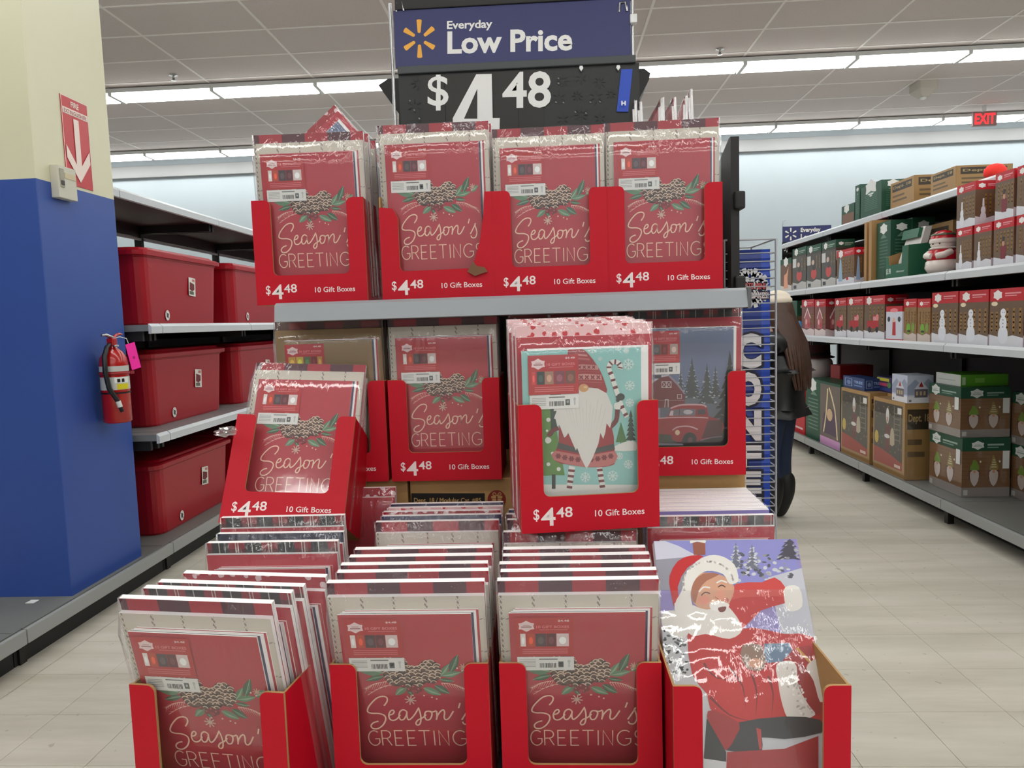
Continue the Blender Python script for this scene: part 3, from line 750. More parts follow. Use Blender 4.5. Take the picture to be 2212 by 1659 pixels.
    let(722, 790, [(0, 0), (0, 1), (1, 0), (1, 1)]); let(822, 918, arc(.55, .5, .55, .5, 50, 325) + [(1, .45), (.6, .45)])
    let(945, 1000, arc(.5, .76, .45, .24, 30, 270) + arc(.5, .26, .48, .26, 90, -150))
    return A.mesh('season_artwork')
SEASON = season_art()

def sticker_mesh(kind):
    A = Art(lambda x, y: (x * .108, y * .116), eps=3e-5)
    A.rect(0, .27, 1, 1, c(190, 22, 36)); A.rect(.02, 0, 1.0, .26, c(236, 234, 232))
    badge(A, .2, .84, .27, c(240, 214, 216), c(176, 120, 124))
    A.text('10 GIFT BOXES', .37, .80, .93, .85, c(232, 130, 140), .02); A.text('$4.48', .74, .915, .93, .955, c(240, 214, 216), .02)
    A.rect(.42, .765, .90, .777, c(220, 120, 128))
    cols = {'season': [(.09, .18, c(236, 226, 224)), (.21, .33, c(196, 64, 30)), (.35, .53, c(74, 50, 60)), (.54, .70, c(92, 20, 40)), (.71, .92, c(226, 206, 206))],
            'gnome': [(.07, .14, c(214, 60, 70)), (.17, .32, c(40, 60, 60)), (.33, .50, c(170, 130, 110)), (.52, .72, c(130, 60, 80)), (.74, .94, c(120, 70, 60))],
            'truck': [(.16, .33, c(170, 150, 130)), (.34, .53, c(90, 80, 84)), (.55, .70, c(120, 10, 24)), (.76, .95, c(190, 170, 164))],
            'kraft': [(.08, .26, c(206, 160, 60)), (.28, .46, c(214, 190, 70)), (.48, .64, c(80, 110, 60)), (.66, .80, c(120, 14, 20)), (.82, .94, c(200, 150, 60))]}[kind]
    A.hold = True
    for a, b, k in cols: A.rect(a, .46, b, .70, k)
    A.hold = False; A.next(); A.hold = True
    for a, b, k in cols: A.ell((a + b) / 2, .57, (b - a) * .3, .07, tuple(min(1, q * 1.8 + .02) for q in k[:3]) + (1,), 10)
    for y in (.40, .36, .325): A.rect(.12, y, .90, y + .013, c(226, 120, 128))
    for y in (.20, .17, .14, .10, .07): A.rect(.06, y, .34, y + .012, c(170, 170, 170))
    A.rect(.40, .205, .72, .225, c(110, 110, 110))
    x = .41
    r3 = random.Random(3)
    while x < .68: d = r3.uniform(.006, .02); A.rect(x, .05, x + d, .14, c(40, 40, 44)); x += d + r3.uniform(.006, .016)
    A.rect(.73, .06, .82, .17, c(80, 84, 84)); A.ell(.775, .12, .026, .028, c(220, 220, 220), 8)
    A.ell(.915, .17, .028, .03, c(196, 198, 196), 8); A.rect(.90, .06, .93, .15, c(200, 202, 200))
    return A.mesh('price_sticker')
STICK = {k: sticker_mesh(k) for k in ('season', 'gnome', 'truck', 'kraft')}
SLABS = {}
def S_(key, *a, **k):
    if key not in SLABS: SLABS[key] = slab(*a, **k)
    return SLABS[key]

BACK = {'plaid': m_plaid, 'tartan': m_tartan, 'snow': m_snow, 'navy': m_navy, 'brown': m_plaid_b, 'floral': m_floral, 'lavender': m_lav, 'purple': m_navyplain}
def pack(design, M, label, group=None, back='plaid', detail=True, rnd=[0]):
    """one shrink-wrapped set of ten flat gift boxes; origin at its bottom front centre"""
    rnd[0] += 1
    r = bpy.data.objects.new('gift_box_pack', None); link(r); r.matrix_world = M
    tag(r, label, 'gift boxes', group)
    bh = .44 if design != 'santa' else .505
    if design == 'santa' or design == 'santaback':
        obj('back_box', S_('sb' + design, -.147, .147, .010, .030, 0, bh, m_lav, 'back_box'), r)
        obj('front_box', S_('sf' + design, -.147, .147, .0, .009, 0, bh, m_lav, 'front_box'), r)
    else:
        obj('back_box', S_('bk' + back, -.148, .148, .022, .034, 0, .44, BACK[back], 'back_box'), r)
        mid = {'season': m_cream, 'kraft': m_kraftbox, 'gnome': m_boxred, 'truck': m_boxred, 'plain': m_cream, 'red': m_boxred}[design]
        obj('middle_box', S_('md' + design, -.147, .147, .012, .0215, 0, .416, mid, 'middle_box', edge=m_kraft if design == 'kraft' else None), r)
        if detail:
            if design in ('season', 'kraft', 'plain', 'red'):
                fm = {'season': m_boxred, 'kraft': m_kraftbox, 'plain': m_boxred, 'red': m_boxred}[design]
                for k in range(3):
                    kk = 'ib%d' % k
                    obj('inner_box', S_(kk, -.128 + .004 * (k + 1), .122 + .0045 * (k + 1), .0036 + .0028 * k, .0060 + .0028 * k, .004, .3865 + .0012 * k, (m_navyplain, m_edge, m_boxred)[k], 'inner_box'), r)
                obj('front_box', S_('fb' + design, -.128, .122, .0, .003, .0, .386, fm, 'front_box', edge=m_kraft if design == 'kraft' else None), r)
            elif design == 'gnome':
                obj('inner_box', S_('ig', -.125, .137, .004, .008, 0, .392, m_edge, 'inner_box'), r)
                obj('front_box', S_('fg', -.138, .120, .0, .003, 0, .388, mat('mint_print', c(150, 204, 200), .4), 'front_box'), r)
            elif design == 'truck':
                obj('inner_box', S_('it', -.125, .132, .004, .008, 0, .392, m_edge, 'inner_box'), r)
                obj('front_box', S_('ft', -.135, .124, .0, .003, 0, .390, mat('dusk_sky_print', c(104, 116, 150), .4, noise=.1, nscale=14), 'front_box'), r)
            st = {'season': 'season', 'kraft': 'kraft', 'gnome': 'gnome', 'truck': 'truck'}.get(design)
            if design == 'season': obj('artwork', SEASON, r)
            if st:
                s = obj('price_sticker', STICK[st], r); s.location = (-.118 if design in ('season', 'kraft') else -.125, -.0022 if design in ('season', 'kraft') else -.0026, .262 if design != 'truck' else .268)
    if design != 'santa': obj('shrink_film', FILMS[rnd[0] % 4], r)
    return r

# ---------------------------------------------------------------- red display trays
def lipcurve(cx, cz, r, a0, a1, n=4): return [(cx + r * math.cos(R(a0 + (a1 - a0) * k / n)), cz + r * math.sin(R(a0 + (a1 - a0) * k / n))) for k in range(n + 1)]
def tray_meshes(W=.302, D=.28, Hh=.278, torn=False, sidez=None):
    h = W / 2; wl, wr, wb = -h + .050, h - .046, .078; r1, r2 = .014, .014
    if torn:
        poly = [(-h, 0), (h, 0), (h, Hh)] + [(h - .020, Hh), (h - .024, .22), (h - .036, .15), (h - .052, .10), (h - .060, .080)] + lipcurve(wl + r1, wb + r1, r1, 270, 180) + [(wl, Hh - .06), (wl - .012, Hh - .035), (-h + .004, Hh - .03), (-h, Hh - .035)]
    else:
        poly = [(-h, 0), (h, 0), (h, Hh)] + [(p, q) for p, q in lipcurve(wr + r2, Hh - r2, r2, 90, 180)] + lipcurve(wr - r1, wb + r1, r1, 0, -90) + lipcurve(wl + r1, wb + r1, r1, 270, 180) + [(p, q) for p, q in lipcurve(wl - r2, Hh - r2, r2, 0, 90)] + [(-h, Hh)]
    f = MB().prism(poly, 0, .006, (0, 1, 1)).mesh('front_panel')
    sides = []
    for s_ in (-1, 1):
        mb = MB(); xo, xi = s_ * h, s_ * (h - .004); a, b = min(xo, xi), max(xo, xi)
        mb.box(a, b, .006, D, 0, Hh - .002, 1)
        me = mb.mesh('side_panel'); me.polygons[4 if s_ < 0 else 5].material_index = 0; sides.append(me)
    bk = MB().box(-h, h, D, D + .004, 0, Hh + .0, 1).mesh('back_panel'); bk.polygons[3].material_index = 0
    fl_ = MB().box(-h + .004, h - .004, .004, D, 0, .004, 1).mesh('tray_floor')
    out = [('front_panel', f), ('side_panel', sides[0]), ('side_panel', sides[1]), ('back_panel', bk), ('tray_floor', fl_)]
    for _, m in out: m.materials.append(m_red); m.materials.append(m_kraft)
    return out
s2 = 2.765e-4
A = Art(lambda x, y: ((x - 600) * s2, (1622 - y) * s2), eps=1e-4); A.l = 2
for t, b in (('$', (148, 1530, 195, 1432)), ('4', (207, 1568, 320, 1425)), ('48', (328, 1508, 455, 1425)), ('10 Gift Boxes', (632, 1514, 1025, 1463))):
    A.hold = True; A.text(t, b[0], b[1], b[2], b[3], c(240, 226, 224), .012 if t[0] != '1' else .01)
PRICE = A.mesh('price_print')
TRAYS = {}
def tray(M, label, D=.28, torn=False, group='red display trays of gift boxes'):
    k = (D, torn)
    if k not in TRAYS: TRAYS[k] = tray_meshes(D=D, torn=torn)
    r = bpy.data.objects.new('display_tray', None); link(r); r.matrix_world = M; tag(r, label, 'display tray', group)
    for n, m in TRAYS[k]: obj(n, m, r)
    obj('printed_price', PRICE, r)
    return r
def TM(x, y, z, yaw=0, pitch=0, roll=0):
    return Matrix.Translation((x, y, z)) @ Matrix.Rotation(R(yaw), 4, 'Z') @ Matrix.Rotation(R(roll), 4, 'Y') @ Matrix.Rotation(R(pitch), 4, 'X')

# ---------------------------------------------------------------- end display rack
rk = empty('end_display_rack', (-.12, 1.2, 0)); tag(rk, 'black end display rack with grey top shelf carrying the red trays', 'display rack')
def RB(name, m, *b, **k):
    x0, x1, y0, y1, z0, z1 = b
    return MB().box(x0 + .12, x1 + .12, y0 - 1.2, y1 - 1.2, z0, z1, b=k.get('b', 0)).build(name, m, rk)
RB('base', mat('base_grey', c(90, 90, 92), .5), -.80, .515, 1.16, 2.46, 0, .462, b=.004)
RB('back_panel', mat('back_panel_dark'), -.70, .50, 2.44, 2.46, .462, 1.40)
for x in (-.70, .50): RB('upright', m_black, x - .02, x + .02, 2.42, 2.50, .462, 1.86)
RB('top_shelf', mat('shelf_steel', c(150, 153, 156), .35), -.712, .503, 1.875, 2.42, 1.415, 1.443)
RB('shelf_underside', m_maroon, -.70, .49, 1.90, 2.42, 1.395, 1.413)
pr = MB().loft([[(x + .12, y - 1.2, z) for y, z in ((1.855, 1.398), (1.862, 1.440), (1.875, 1.447), (1.875, 1.396))][::-1] for x in (-.712, .503)]).build('price_rail', mat('rail_steel', c(158, 163, 168), .38), rk)
RB('rail_end', mat('rail_end_dark', c(96, 98, 100), .4), .503, .512, 1.856, 1.90, 1.394, 1.446)
sp = MB().prism([(2.14 - 1.2, 1.44), (2.60 - 1.2, 1.44), (2.60 - 1.2, 1.74), (2.16 - 1.2, 1.885), (2.14 - 1.2, 1.885)], -.012, .012, (0, 0, 0))
sp.v = [(y_ + .545 + .12, x_, z_) for x_, y_, z_ in sp.v]; sp.build('side_panel', m_black, rk)
for z in (1.44, 1.68): RB('panel_clip', m_black, .54, .57, 2.12, 2.20, z, z + .05, b=.006)
# canopy wedge behind the sign
cp = [at(px, py, 1, 2.5) for px, py in ((817, 184), (838, 170), (1392, 148), (1405, 158), (1402, 172), (1374, 226), (1374, 300), (862, 310), (862, 246))]
cn = MB().prism([(p.x + .12, p.z) for p in cp][::-1], 1.30, 1.55, (0, 0, 0)).build('header_canopy', m_black, rk)
for x in (-.30, .15): RB('canopy_post', m_black, x - .02, x + .02, 2.49, 2.53, 1.44, 2.0)

# sign
sg = empty('price_sign', (-.08, 2.2, 1.445)); tag(sg, 'blue and black hanging price sign reading Everyday Low Price $4.48', 'price sign')
def sgx(name, m, x0, x1, y0, y1, z0, z1, b=0): return MB().box(x0 + .08, x1 + .08, y0 - 2.2, y1 - 2.2, z0 - 1.445, z1 - 1.445, b=b).build(name, m, sg)
sgx('header_board', mat('sign_navy', c(20, 28, 94), .28, noise=.05, nscale=8), -.430, .262, 2.19, 2.20, 2.138, 2.300)
sgx('header_rail', m_black, -.424, .272, 2.185, 2.21, 2.300, 2.330, b=.003); sgx('header_rail', mat('rail_dark_grey', c(62, 66, 68), .4), -.424, .275, 2.185, 2.205, 2.118, 2.140, b=.003)
sgx('price_board', mat('sign_black', c(22, 22, 22), .4), -.424, .285, 2.195, 2.205, 1.60, 2.120)
for k, (xa, xb) in enumerate(((-.360, -.288), (-.286, -.145), (-.143, -.072), (-.070, .002))):
    sgx('digit_card', mat('digit_card', c(34, 31, 28), .5), xa, xb, 2.1915, 2.1945, 1.66 if k == 1 else 1.86, 2.112)
def sgt(x, y):
    p = at(820 + x / 3.687, y / 3.687, 1, 2.19); return (p.x + .08, p.z - 1.445)
sgr = lambda x, y: sgt(x, y - .030 * (x - 400))
A = Art(sgt, eps=1e-4); W = c(236, 234, 232)
spark_pts = [(315, 155, 315, 258), (430, 222, 358, 283), (436, 382, 358, 335), (320, 462, 318, 360), (200, 390, 278, 335), (196, 235, 276, 285)]
A.hold = True
for x0, y0, x1, y1 in spark_pts:
    dx, dy = x1 - x0, y1 - y0; L = math.hypot(dx, dy); nx, ny = -dy / L, dx / L; wo, wi = 21, 12
    A.poly([(x0 + nx * wo * .5, y0 + ny * wo * .5), (x0 + dx * .06 + nx * wo, y0 + dy * .06 + ny * wo), (x1 + nx * wi, y1 + ny * wi), (x1 + dx * .06, y1 + dy * .06), (x1 - nx * wi, y1 - ny * wi), (x0 + dx * .06 - nx * wo, y0 + dy * .06 - ny * wo), (x0 - nx * wo * .5, y0 - ny * wo * .5)], c(240, 172, 58))
A.tf = sgr; A.text('Everyday', 537, 256, 898, 172, W, .025); A.text('Low Price', 540, 437, 1535, 256, W, .03)
obj('printed_heading', A.mesh(), sg, loc=(0, -.0105, 0))
A = Art(sgt, eps=1e-4)
A.tf = sgr; A.text('$', 382, 882, 549, 596, W, .012); A.text('48', 978, 884, 1365, 592, W, .02); A.tf = sgt
A.poly([(770, 590), (893, 588), (900, 940), (957, 940), (955, 1030), (902, 1030), (905, 1260), (775, 1260), (775, 1030), (585, 1030), (582, 942)], W)
A.poly([(778, 705), (778, 945), (672, 945)], c(34, 31, 28))
obj('printed_price', A.mesh(), sg, loc=(0, -.0092, 0))
A = Art(sgt, eps=1e-4); DK = c(12, 12, 13); GL = c(120, 122, 122)
for k, (x, y, r) in enumerate([(1460, 640, 50), (1605, 620, 45), (1755, 650, 48), (1430, 775, 52), (1577, 760, 44), (1725, 768, 52), (1845, 745, 40), (1460, 945, 48), (1607, 910, 56), (1757, 940, 44), (300, 660, 50), (275, 840, 55), (320, 980, 48)]):
    spark(A, x, y, r, DK, 6 if k % 2 else 8, .35, .16)
A.hold = True
for x, y in ((1425, 622), (1425, 662), (1405, 812), (1465, 815), (1680, 812), (1755, 808), (1645, 900), (1560, 890), (240, 800), (275, 875), (315, 942), (345, 985)): A.ell(x, y, 9, 6, GL, 6, .7)
A.hold = False; A.next(); obj('spark_pattern', A.mesh(), sg, loc=(0, -.0062, 0))
for pts, z in (([(1925, 552), (2015, 550), (1980, 890), (1888, 888)], 0), ([(1876, 980), (1965, 976), (1960, 1060), (1870, 1060)], 0)):
    q = [sgt(*p) for p in pts][::-1]; MB().prism(q, -.010, -.0065, (0, 0, 0)).build('blue_tab', mat('tab_blue', c(22, 70, 190), .35), sg)
A = Art(sgt, eps=1e-4); A.text('H', 1922, 848, 1958, 812, W, .05); A.ell(1915, 1035, 12, 10, W, 8); obj('tab_letter', A.mesh(), sg, loc=(0, -.0205, 0))
for px in (848, 1367):
    p = at(px, 140, 1, 2.2); MB().tube([(p.x + .08, 0, -.0), (p.x + .08, 0, .88)], .0045, 8).build('side_wire', m_chrome, sg)
for px in (868, 1352):
    p = at(px, 14, 1, 2.18); MB().tube([(p.x + .08 - .018, -.01, p.z - 1.445 - .01), (p.x + .08 - .016, -.012, p.z - 1.445 + .014), (p.x + .08, -.012, p.z - 1.445 + .016), (p.x + .08 + .004, -.012, p.z - 1.445 - .01)], .0035, 6).build('hanging_hook', m_chrome, sg)
for x, z in ((1605, 545), (1900, 540)):
    u, v = sgt(x, z); MB().prism([(u - .006, v), (u, v - .009), (u + .006, v), (u + .004, v + .006), (u - .004, v + .006)], -.014, -.007, (0, 0, 0)).build('plastic_clip', mat('clear_clip', c(235, 235, 235), .2), sg)
p = at(1368, 40, 1, 2.19); MB().box(p.x + .07, p.x + .09, -.02, 0, p.z - 1.445 - .015, p.z - 1.445 + .01, b=.003).build('plastic_clip', mat('clear_clip'), sg)
p = at(1112, 3, 1, 2.2); MB().tube([(p.x + .08, 0, .88), (p.x + .08, 0, ZC - 1.445)], .0025, 6).build('hanging_wire', m_black, sg)

# ---------------------------------------------------------------- trays on the top shelf
TOPZ = 1.4445
cols = ('leftmost', 'second from left', 'third from left', 'rightmost')
def lean_pack(T, dx, dy, lean, design, label, z=.004, **k):
    return pack(design, T @ Matrix.Translation((dx, dy, z)) @ Matrix.Rotation(R(lean), 4, 'X'), label, **k)
seq = ['', 'second in line', 'third in line', 'last in line']
for k, (x, yaw, torn) in enumerate(((-.633, 1.0, False), (-.290, 0, True), (.010, -.5, False), (.308, -1.0, False))):
    nm = ('leftmost on top shelf', 'torn second one on top shelf', 'third on top shelf', 'rightmost on top shelf')[k]
    T = TM(x, 1.93, TOPZ, yaw); tray(T, 'red $4.48 gift box tray, ' + nm, D=.20, torn=torn)
    for j in range(4):
        lb = ('Season\'s Greetings gift box pack at the front of tray %s' if j == 0 else 'wrapped gift box pack ' + seq[j] + ', tray %s') % nm
        lean_pack(T, (.004, -.002, .002, .003)[k] + (0, .004, -.003, .005)[j], .034 + j * .043, (3.5, 4, 2.5, 2.0)[k], 'season', lb, back=('plaid', 'plaid', 'plaid', 'plaid')[j], detail=(j == 0 or k == 0), z=.005 + (.010, .020, 0, .004)[k] + (0, .004, .0, .006)[j])
tp = MB().prism([(-.02, -.01), (.0, -.022), (.018, -.016), (.034, -.012), (.026, .0), (.006, .004), (-.004, .016)], -.006, -.003, (0, 0, 0)).build('torn_board_flap', mat('torn_kraft', c(120, 84, 60), .8), loc=(-.190, 1.928, 1.525)); tag(tp, 'torn scrap of brown board hanging from the second top tray', 'board scrap')
# corner-up pack behind the first tray
p = at(717, 222, 1, 2.185); M = Matrix.Translation(p) @ Matrix.Rotation(R(-40), 4, 'Y') @ Matrix.Translation((-.148, 0, -.44))
pack('truck', M, 'wrapped pack poking up corner first behind the leftmost top tray', back='snow')
# packs stood edge-on behind the last tray
ct_ = MB().box(.20, .50, 2.15, 2.43, 1.444, 1.585, b=.003).build('carton', m_kraft); tag(ct_, 'kraft carton on top shelf under the edge-on packs', 'carton')
for k, (px, py) in enumerate(((1380, 212), (1402, 214), (1421, 208), (1443, 205), (1468, 205), (1487, 202), (1514, 186))):
    y = 2.16; p = at(px, py, 1, y)
    M = Matrix.Translation((p.x - .012, y + .148, p.z - .44)) @ Matrix.Rotation(R(-90 + (-2, -5, 1, -4, 0, -3, -6)[k]), 4, 'Z') @ Matrix.Rotation(R((1, 2, -1, 1, 2, 0, 2)[k]), 4, 'X') @ Matrix.Diagonal((.85, .62, 1, 1))
    pack('red', M, 'gift box pack standing edge-on, %s from left at top right' % ('first', 'second', 'third', 'fourth', 'fifth', 'sixth', 'seventh')[k], 'edge-on packs on the top shelf', detail=False, back=('plaid', 'snow', 'plaid', 'tartan')[k % 4])

# ---------------------------------------------------------------- middle level: cartons and trays on them
def carton(x0, x1, y0, y1, z0, z1, label, txt=False):
    o = empty('carton', (x0, y0, z0)); tag(o, label, 'carton')
    MB().box(0, x1 - x0, 0, y1 - y0, 0, z1 - z0, b=.003).build('body', m_kraft, o)
    MB().box((x1 - x0) * .0 + .01, x1 - x0 - .01, (y1 - y0) / 2 - .02, (y1 - y0) / 2 + .02, z1 - z0, z1 - z0 + .0006).build('tape', mat('carton_tape', c(196, 164, 110), .25), o)
    return o
carton(-.79, -.402, 1.955, 2.40, .464, .952, 'kraft carton under the kraft box tray, left end of rack')
cb = carton(-.395, -.105, 1.955, 2.40, .464, .952, 'kraft carton labelled Dept. 18 Modular Cat. 85 with gift icon')
carton(-.098, .212, 1.955, 2.40, .464, .952, 'kraft carton behind the gnome tray, middle of rack')
carton(.218, .522, 1.955, 2.40, .464, .952, 'kraft carton under the red truck tray, right end of rack')
def cbt(x, y):
    p = at(830 + 0 + x, y, 1, 1.952); return (p.x + .395, p.z - .464)
A = Art(cbt, eps=1e-4); A.rect(58, 1066, 217, 1108, c(22, 20, 20)); A.text('Dept. 18 / Modular Cat. #85', 64, 1089, 209, 1076, c(196, 160, 100), .015); A.rect(64, 1100, 205, 1103, c(90, 80, 60))
A.ell(243, 1080, 20, 21, c(128, 40, 26), 24); K = c(190, 150, 96)
A.rect(233, 1078, 253, 1094, K); A.rect(231, 1072, 255, 1077, K); A.rect(241.5, 1072, 244.5, 1094, c(128, 40, 26)); A.stroke([(243, 1071), (238, 1064), (234, 1069), (243, 1071), (249, 1064), (252, 1069), (243, 1071)], 1.6, K, 3)
obj('printed_label', A.mesh(), cb)
mids = ((-.600, 'kraft'), (-.288, 'season'), (.040, 'plain'), (.365, 'truck'))
MIDM = {}
for k, (x, ds) in enumerate(mids):
    T = TM(x, 1.93, .9535, (2, 0, 0, -1)[k]); MIDM[ds] = T
    nm = ('left end of middle level', 'middle level above labelled carton', 'middle level behind gnome tray', 'right end of middle level')[k]
    tray(T, 'red $4.48 gift box tray, ' + nm, D=.22)
    for j in range(3):
        lb = ({'kraft': 'kraft brown', 'season': 'Season\'s Greetings', 'plain': 'snow crystal', 'truck': 'red truck and barn'}[ds] if j == 0 else 'wrapped') + ' gift box pack, ' + (('front', 'second', 'third')[j]) + ' in tray at ' + nm
        q = lean_pack(T, (-.004, .0, 0, 0)[k], .034 + j * .045, (2, 3, 1, 3)[k], ds, lb, back=('brown', 'plaid', 'snow', 'tartan')[k], detail=(j == 0), z=.005 + (.0, 0, .012, .0)[k])
        if ds == 'truck' and j == 0: TRUCK = q
pack('red', TM(-.570, 1.885, .505, 0, 2), 'narrow glimpse of snow print pack beside the left cartons', back='snow', detail=False)

# ---------------------------------------------------------------- floor level: two rows of trays
BZ = .464
front = ((-.632, 1.212, -6.5), (-.281, 1.30, 0), (.0415, 1.30, -.4), (.350, 1.212, 0))
FM = []
for k, (x, y, yaw) in enumerate(front):
    T = TM(x, y, BZ, yaw); FM.append(T)
    tray(T, 'red gift box tray in the front row, ' + ('leftmost', 'second from left', 'third from left', 'rightmost with santa pack')[k], D=(.28, .34, .34, .30)[k])
def row(T, tops, x, design, base_label, group, backs, lean=4.5, z=.005):
    """tops: depths of the pack tops (m); each pack leans forward against the lip"""
    for j, yt in enumerate(tops):
        a = R(lean); y = yt + .44 * math.sin(a); M = Matrix.Translation((x + (0, .003, -.002, .002, 0, .003)[j % 6], y, BZ + z)) @ Matrix.Rotation(R(T) if isinstance(T, (int, float)) else 0, 4, 'Z') @ Matrix.Rotation(a, 4, 'X')
        w_ = ('front', 'second', 'third', 'fourth', 'fifth', 'sixth', 'seventh', 'eighth')[j]
        pack(design if j == 0 or design == 'santaback' else ('season' if backs[j] == 'plaid' else 'red'), M, '%s pack of %s' % (w_, base_label), group, back=backs[j], detail=(j == 0))
for j_, (dy_, bk_) in enumerate(((.078, 'plaid'), (.128, 'tartan'), (.160, 'tartan'), (.200, 'snow'))):
    lean_pack(FM[0], (-.010, .002, .010, .036)[j_], dy_, 13, 'season' if j_ == 0 else 'red', '%s pack of the leftmost front row tray' % ('front', 'second', 'third', 'fourth')[j_], back=bk_, detail=True, z=.006 + (0, 0, .0, .004)[j_], group='packs in the leftmost front tray')
row(0, (1.272, 1.328, 1.371, 1.420, 1.470), -.279, 'season', 'the second front row tray', 'packs in the second front tray', ('plaid',) * 5, lean=12.5)
row(0, (1.272, 1.320, 1.364, 1.412, 1.456), .041, 'season', 'the third front row tray', 'packs in the third front tray', ('plaid',) * 5, lean=12.5)
# santa pack leaning back in the last tray
Pt = at(1556, 1153, 1, 1.50); bz = BZ + .02; by = 1.225
ang = math.degrees(math.atan2(Pt.y - by, Pt.z - bz))
SAN = pack('santa', Matrix.Translation((.356, by, bz)) @ Matrix.Rotation(R(-ang), 4, 'X') , 'tall santa painting gift box pack leaning back in the rightmost front tray')
SLEN = math.hypot(Pt.y - by, Pt.z - bz)
back_rows = ((-.630, 1.56), (-.281, 1.66), (.035, 1.66), (.360, 1.66))
for k, (x, y) in enumerate(back_rows):
    tray(TM(x, y, BZ), 'red gift box tray in the back row behind the %s front tray' % ('leftmost', 'second', 'third', 'rightmost')[k], D=.26)
row(0, (1.515,), -.625, 'red', 'the leftmost back row tray with tartan box', None, ('tartan',), lean=6)
pB = pack('red', TM(-.643, 1.665, .495, 1, 4.5), 'tartan backed pack poking up in front of the tilted tray', back='tartan')
pk = pack('red', TM(-.632, 1.617, .469, 0, 4.5), 'navy backed pack between the two tartan packs', back='navy', detail=False)
row(0, (1.660, 1.712, 1.752, 1.790, 1.83), -.279, 'plain', 'the back row tray below the labelled carton', 'packs in the second back tray', ('plaid', 'purple', 'snow', 'floral', 'purple'))
row(0, (1.560, 1.66, 1.71, 1.75), .035, 'plain', 'the back row tray below the gnome tray', 'packs in the third back tray', ('plaid', 'plaid', 'plaid', 'purple'))
row(0, (1.665,), .368, 'red', 'the rightmost back row tray with tartan box', None, ('tartan',))
for j, yt in enumerate((1.715, 1.745, 1.785, 1.825, 1.865, 1.905)):
    pack('santaback', TM(.366 + j * .001, yt + .034, BZ + .012, 0, 4.5), 'lavender sky santa pack, %s in line below the truck tray' % ('first', 'second', 'third', 'fourth', 'fifth', 'last')[j], 'santa packs in the rightmost back tray')

# loose trays on top of the packs
pl_, pr_ = at(1127, 1141, 2, .915), at(1424, 1124, 2, .915)
yaw_g = 7.5
GM = TM(0, 0, 0); hw = .151
gx = at(1127, 1141, 1, 1.515)
T = Matrix.Translation((gx.x + hw * math.cos(R(yaw_g)), 1.515 + hw * math.sin(R(yaw_g)), .925)) @ Matrix.Rotation(R(yaw_g), 4, 'Z')
tray(T, 'red gift box tray with gnome packs standing on top of the lower packs', D=.28)
GN = lean_pack(T, -.001, .030, 2.5, 'gnome', 'gnome gift box pack at the front of the raised tray', back='floral')
for j in range(1, 6): lean_pack(T, (.0, -.004, .003, -.006, .0, -.002)[j], .03 + j * .042, 2, 'gnome', 'gnome gift box pack %s behind the front one in the raised tray' % ('', 'first', 'second', 'third', 'fourth', 'last')[j], back='floral', detail=False, z=.004 + j * .003, group='packs behind the front gnome pack')
TL = Matrix.Translation((-.655, 1.67, .912)) @ Matrix.Rotation(R(2), 4, 'Z') @ Matrix.Rotation(R(3), 4, 'Y') @ Matrix.Rotation(R(-27), 4, 'X')
tray(TL, 'red gift box tray tilted back on top of the left packs', D=.20)
lean_pack(TL, .001, .060, 3, 'season', 'Season\'s Greetings pack in the tilted tray at left', z=.006)
for j in range(1, 3): lean_pack(TL, .001 - j * .001, .060 + j * .042, 3, 'season', 'wrapped pack %s in the tilted tray at left' % ('', 'second', 'third')[j], detail=False, z=.006)

# ---------------------------------------------------------------- traced artworks on their real faces
def tracer(rootM, x0, y0, k, clip=None):
    Mi = rootM.inverted(); o = Mi @ CAM_O; M3 = Mi.to_3x3()
    def tf(x, y):
        d = M3 @ ray(x0 + x / k, y0 + y / k); t = (0 - o.y) / d.y; p = o + d * t
        u, v = p.x, p.z
        if clip: u = max(clip[0], min(clip[1], u)); v = max(clip[2], min(clip[3], v))
        return (u, v)
    return tf
bpy.context.view_layer.update()
# gnome
A = Art(tracer(GN.matrix_world, 1090, 660, 3.385, (-.138, .120, 0, .388)), eps=1.2e-5); A.l = 3
WB, RD, DR, MT, GR = c(232, 230, 226), c(160, 30, 44), c(112, 22, 36), c(170, 214, 208), c(92, 140, 60)
A.rect(100, 1310, 1000, 1420, WB)
for x, y, r in ((640, 310, 42), (830, 305, 26), (905, 430, 42), (915, 585, 38), (915, 710, 32), (590, 1255, 38), (790, 1245, 40), (905, 1160, 34), (840, 1100, 26), (890, 330, 20), (760, 260, 20), (700, 390, 16)): flake(A, x, y, r, 6, c(226, 240, 238), 8)
def tree(pts, col): A.poly(pts, col)
A.poly([(850, 850), (895, 1000), (812, 1000)], c(70, 120, 60)); A.rect(846, 1000, 852, 1030, c(60, 50, 40))
for i in range(6): A.poly([(922, 760 + i * 34), (922 + 14 + i * 5, 815 + i * 34), (922 - 14 - i * 5, 815 + i * 34)], c(24, 60, 44))
A.rect(918, 960, 926, 1025, c(40, 40, 40)); A.poly([(780, 1040), (900, 990), (960, 1000), (960, 1060), (780, 1060)], WB, 2)
A.poly([(255, 520), (410, 1235), (440, 1235), (300, 1245), (130, 1240)], GR); A.poly([(330, 640), (440, 1240), (130, 1240)], GR)
A.rect(345, 1235, 372, 1340, c(30, 34, 34))
for x, y, r in ((320, 835, 16), (322, 985, 20), (350, 1080, 12), (395, 1195, 15), (320, 1160, 14), (310, 915, 9)): A.ell(x, y, r, r, WB, 10)
A.poly([(250, 520), (262, 540), (280, 540), (266, 553), (272, 570), (250, 558), (228, 572), (236, 553), (222, 540), (242, 540)], c(190, 30, 40))
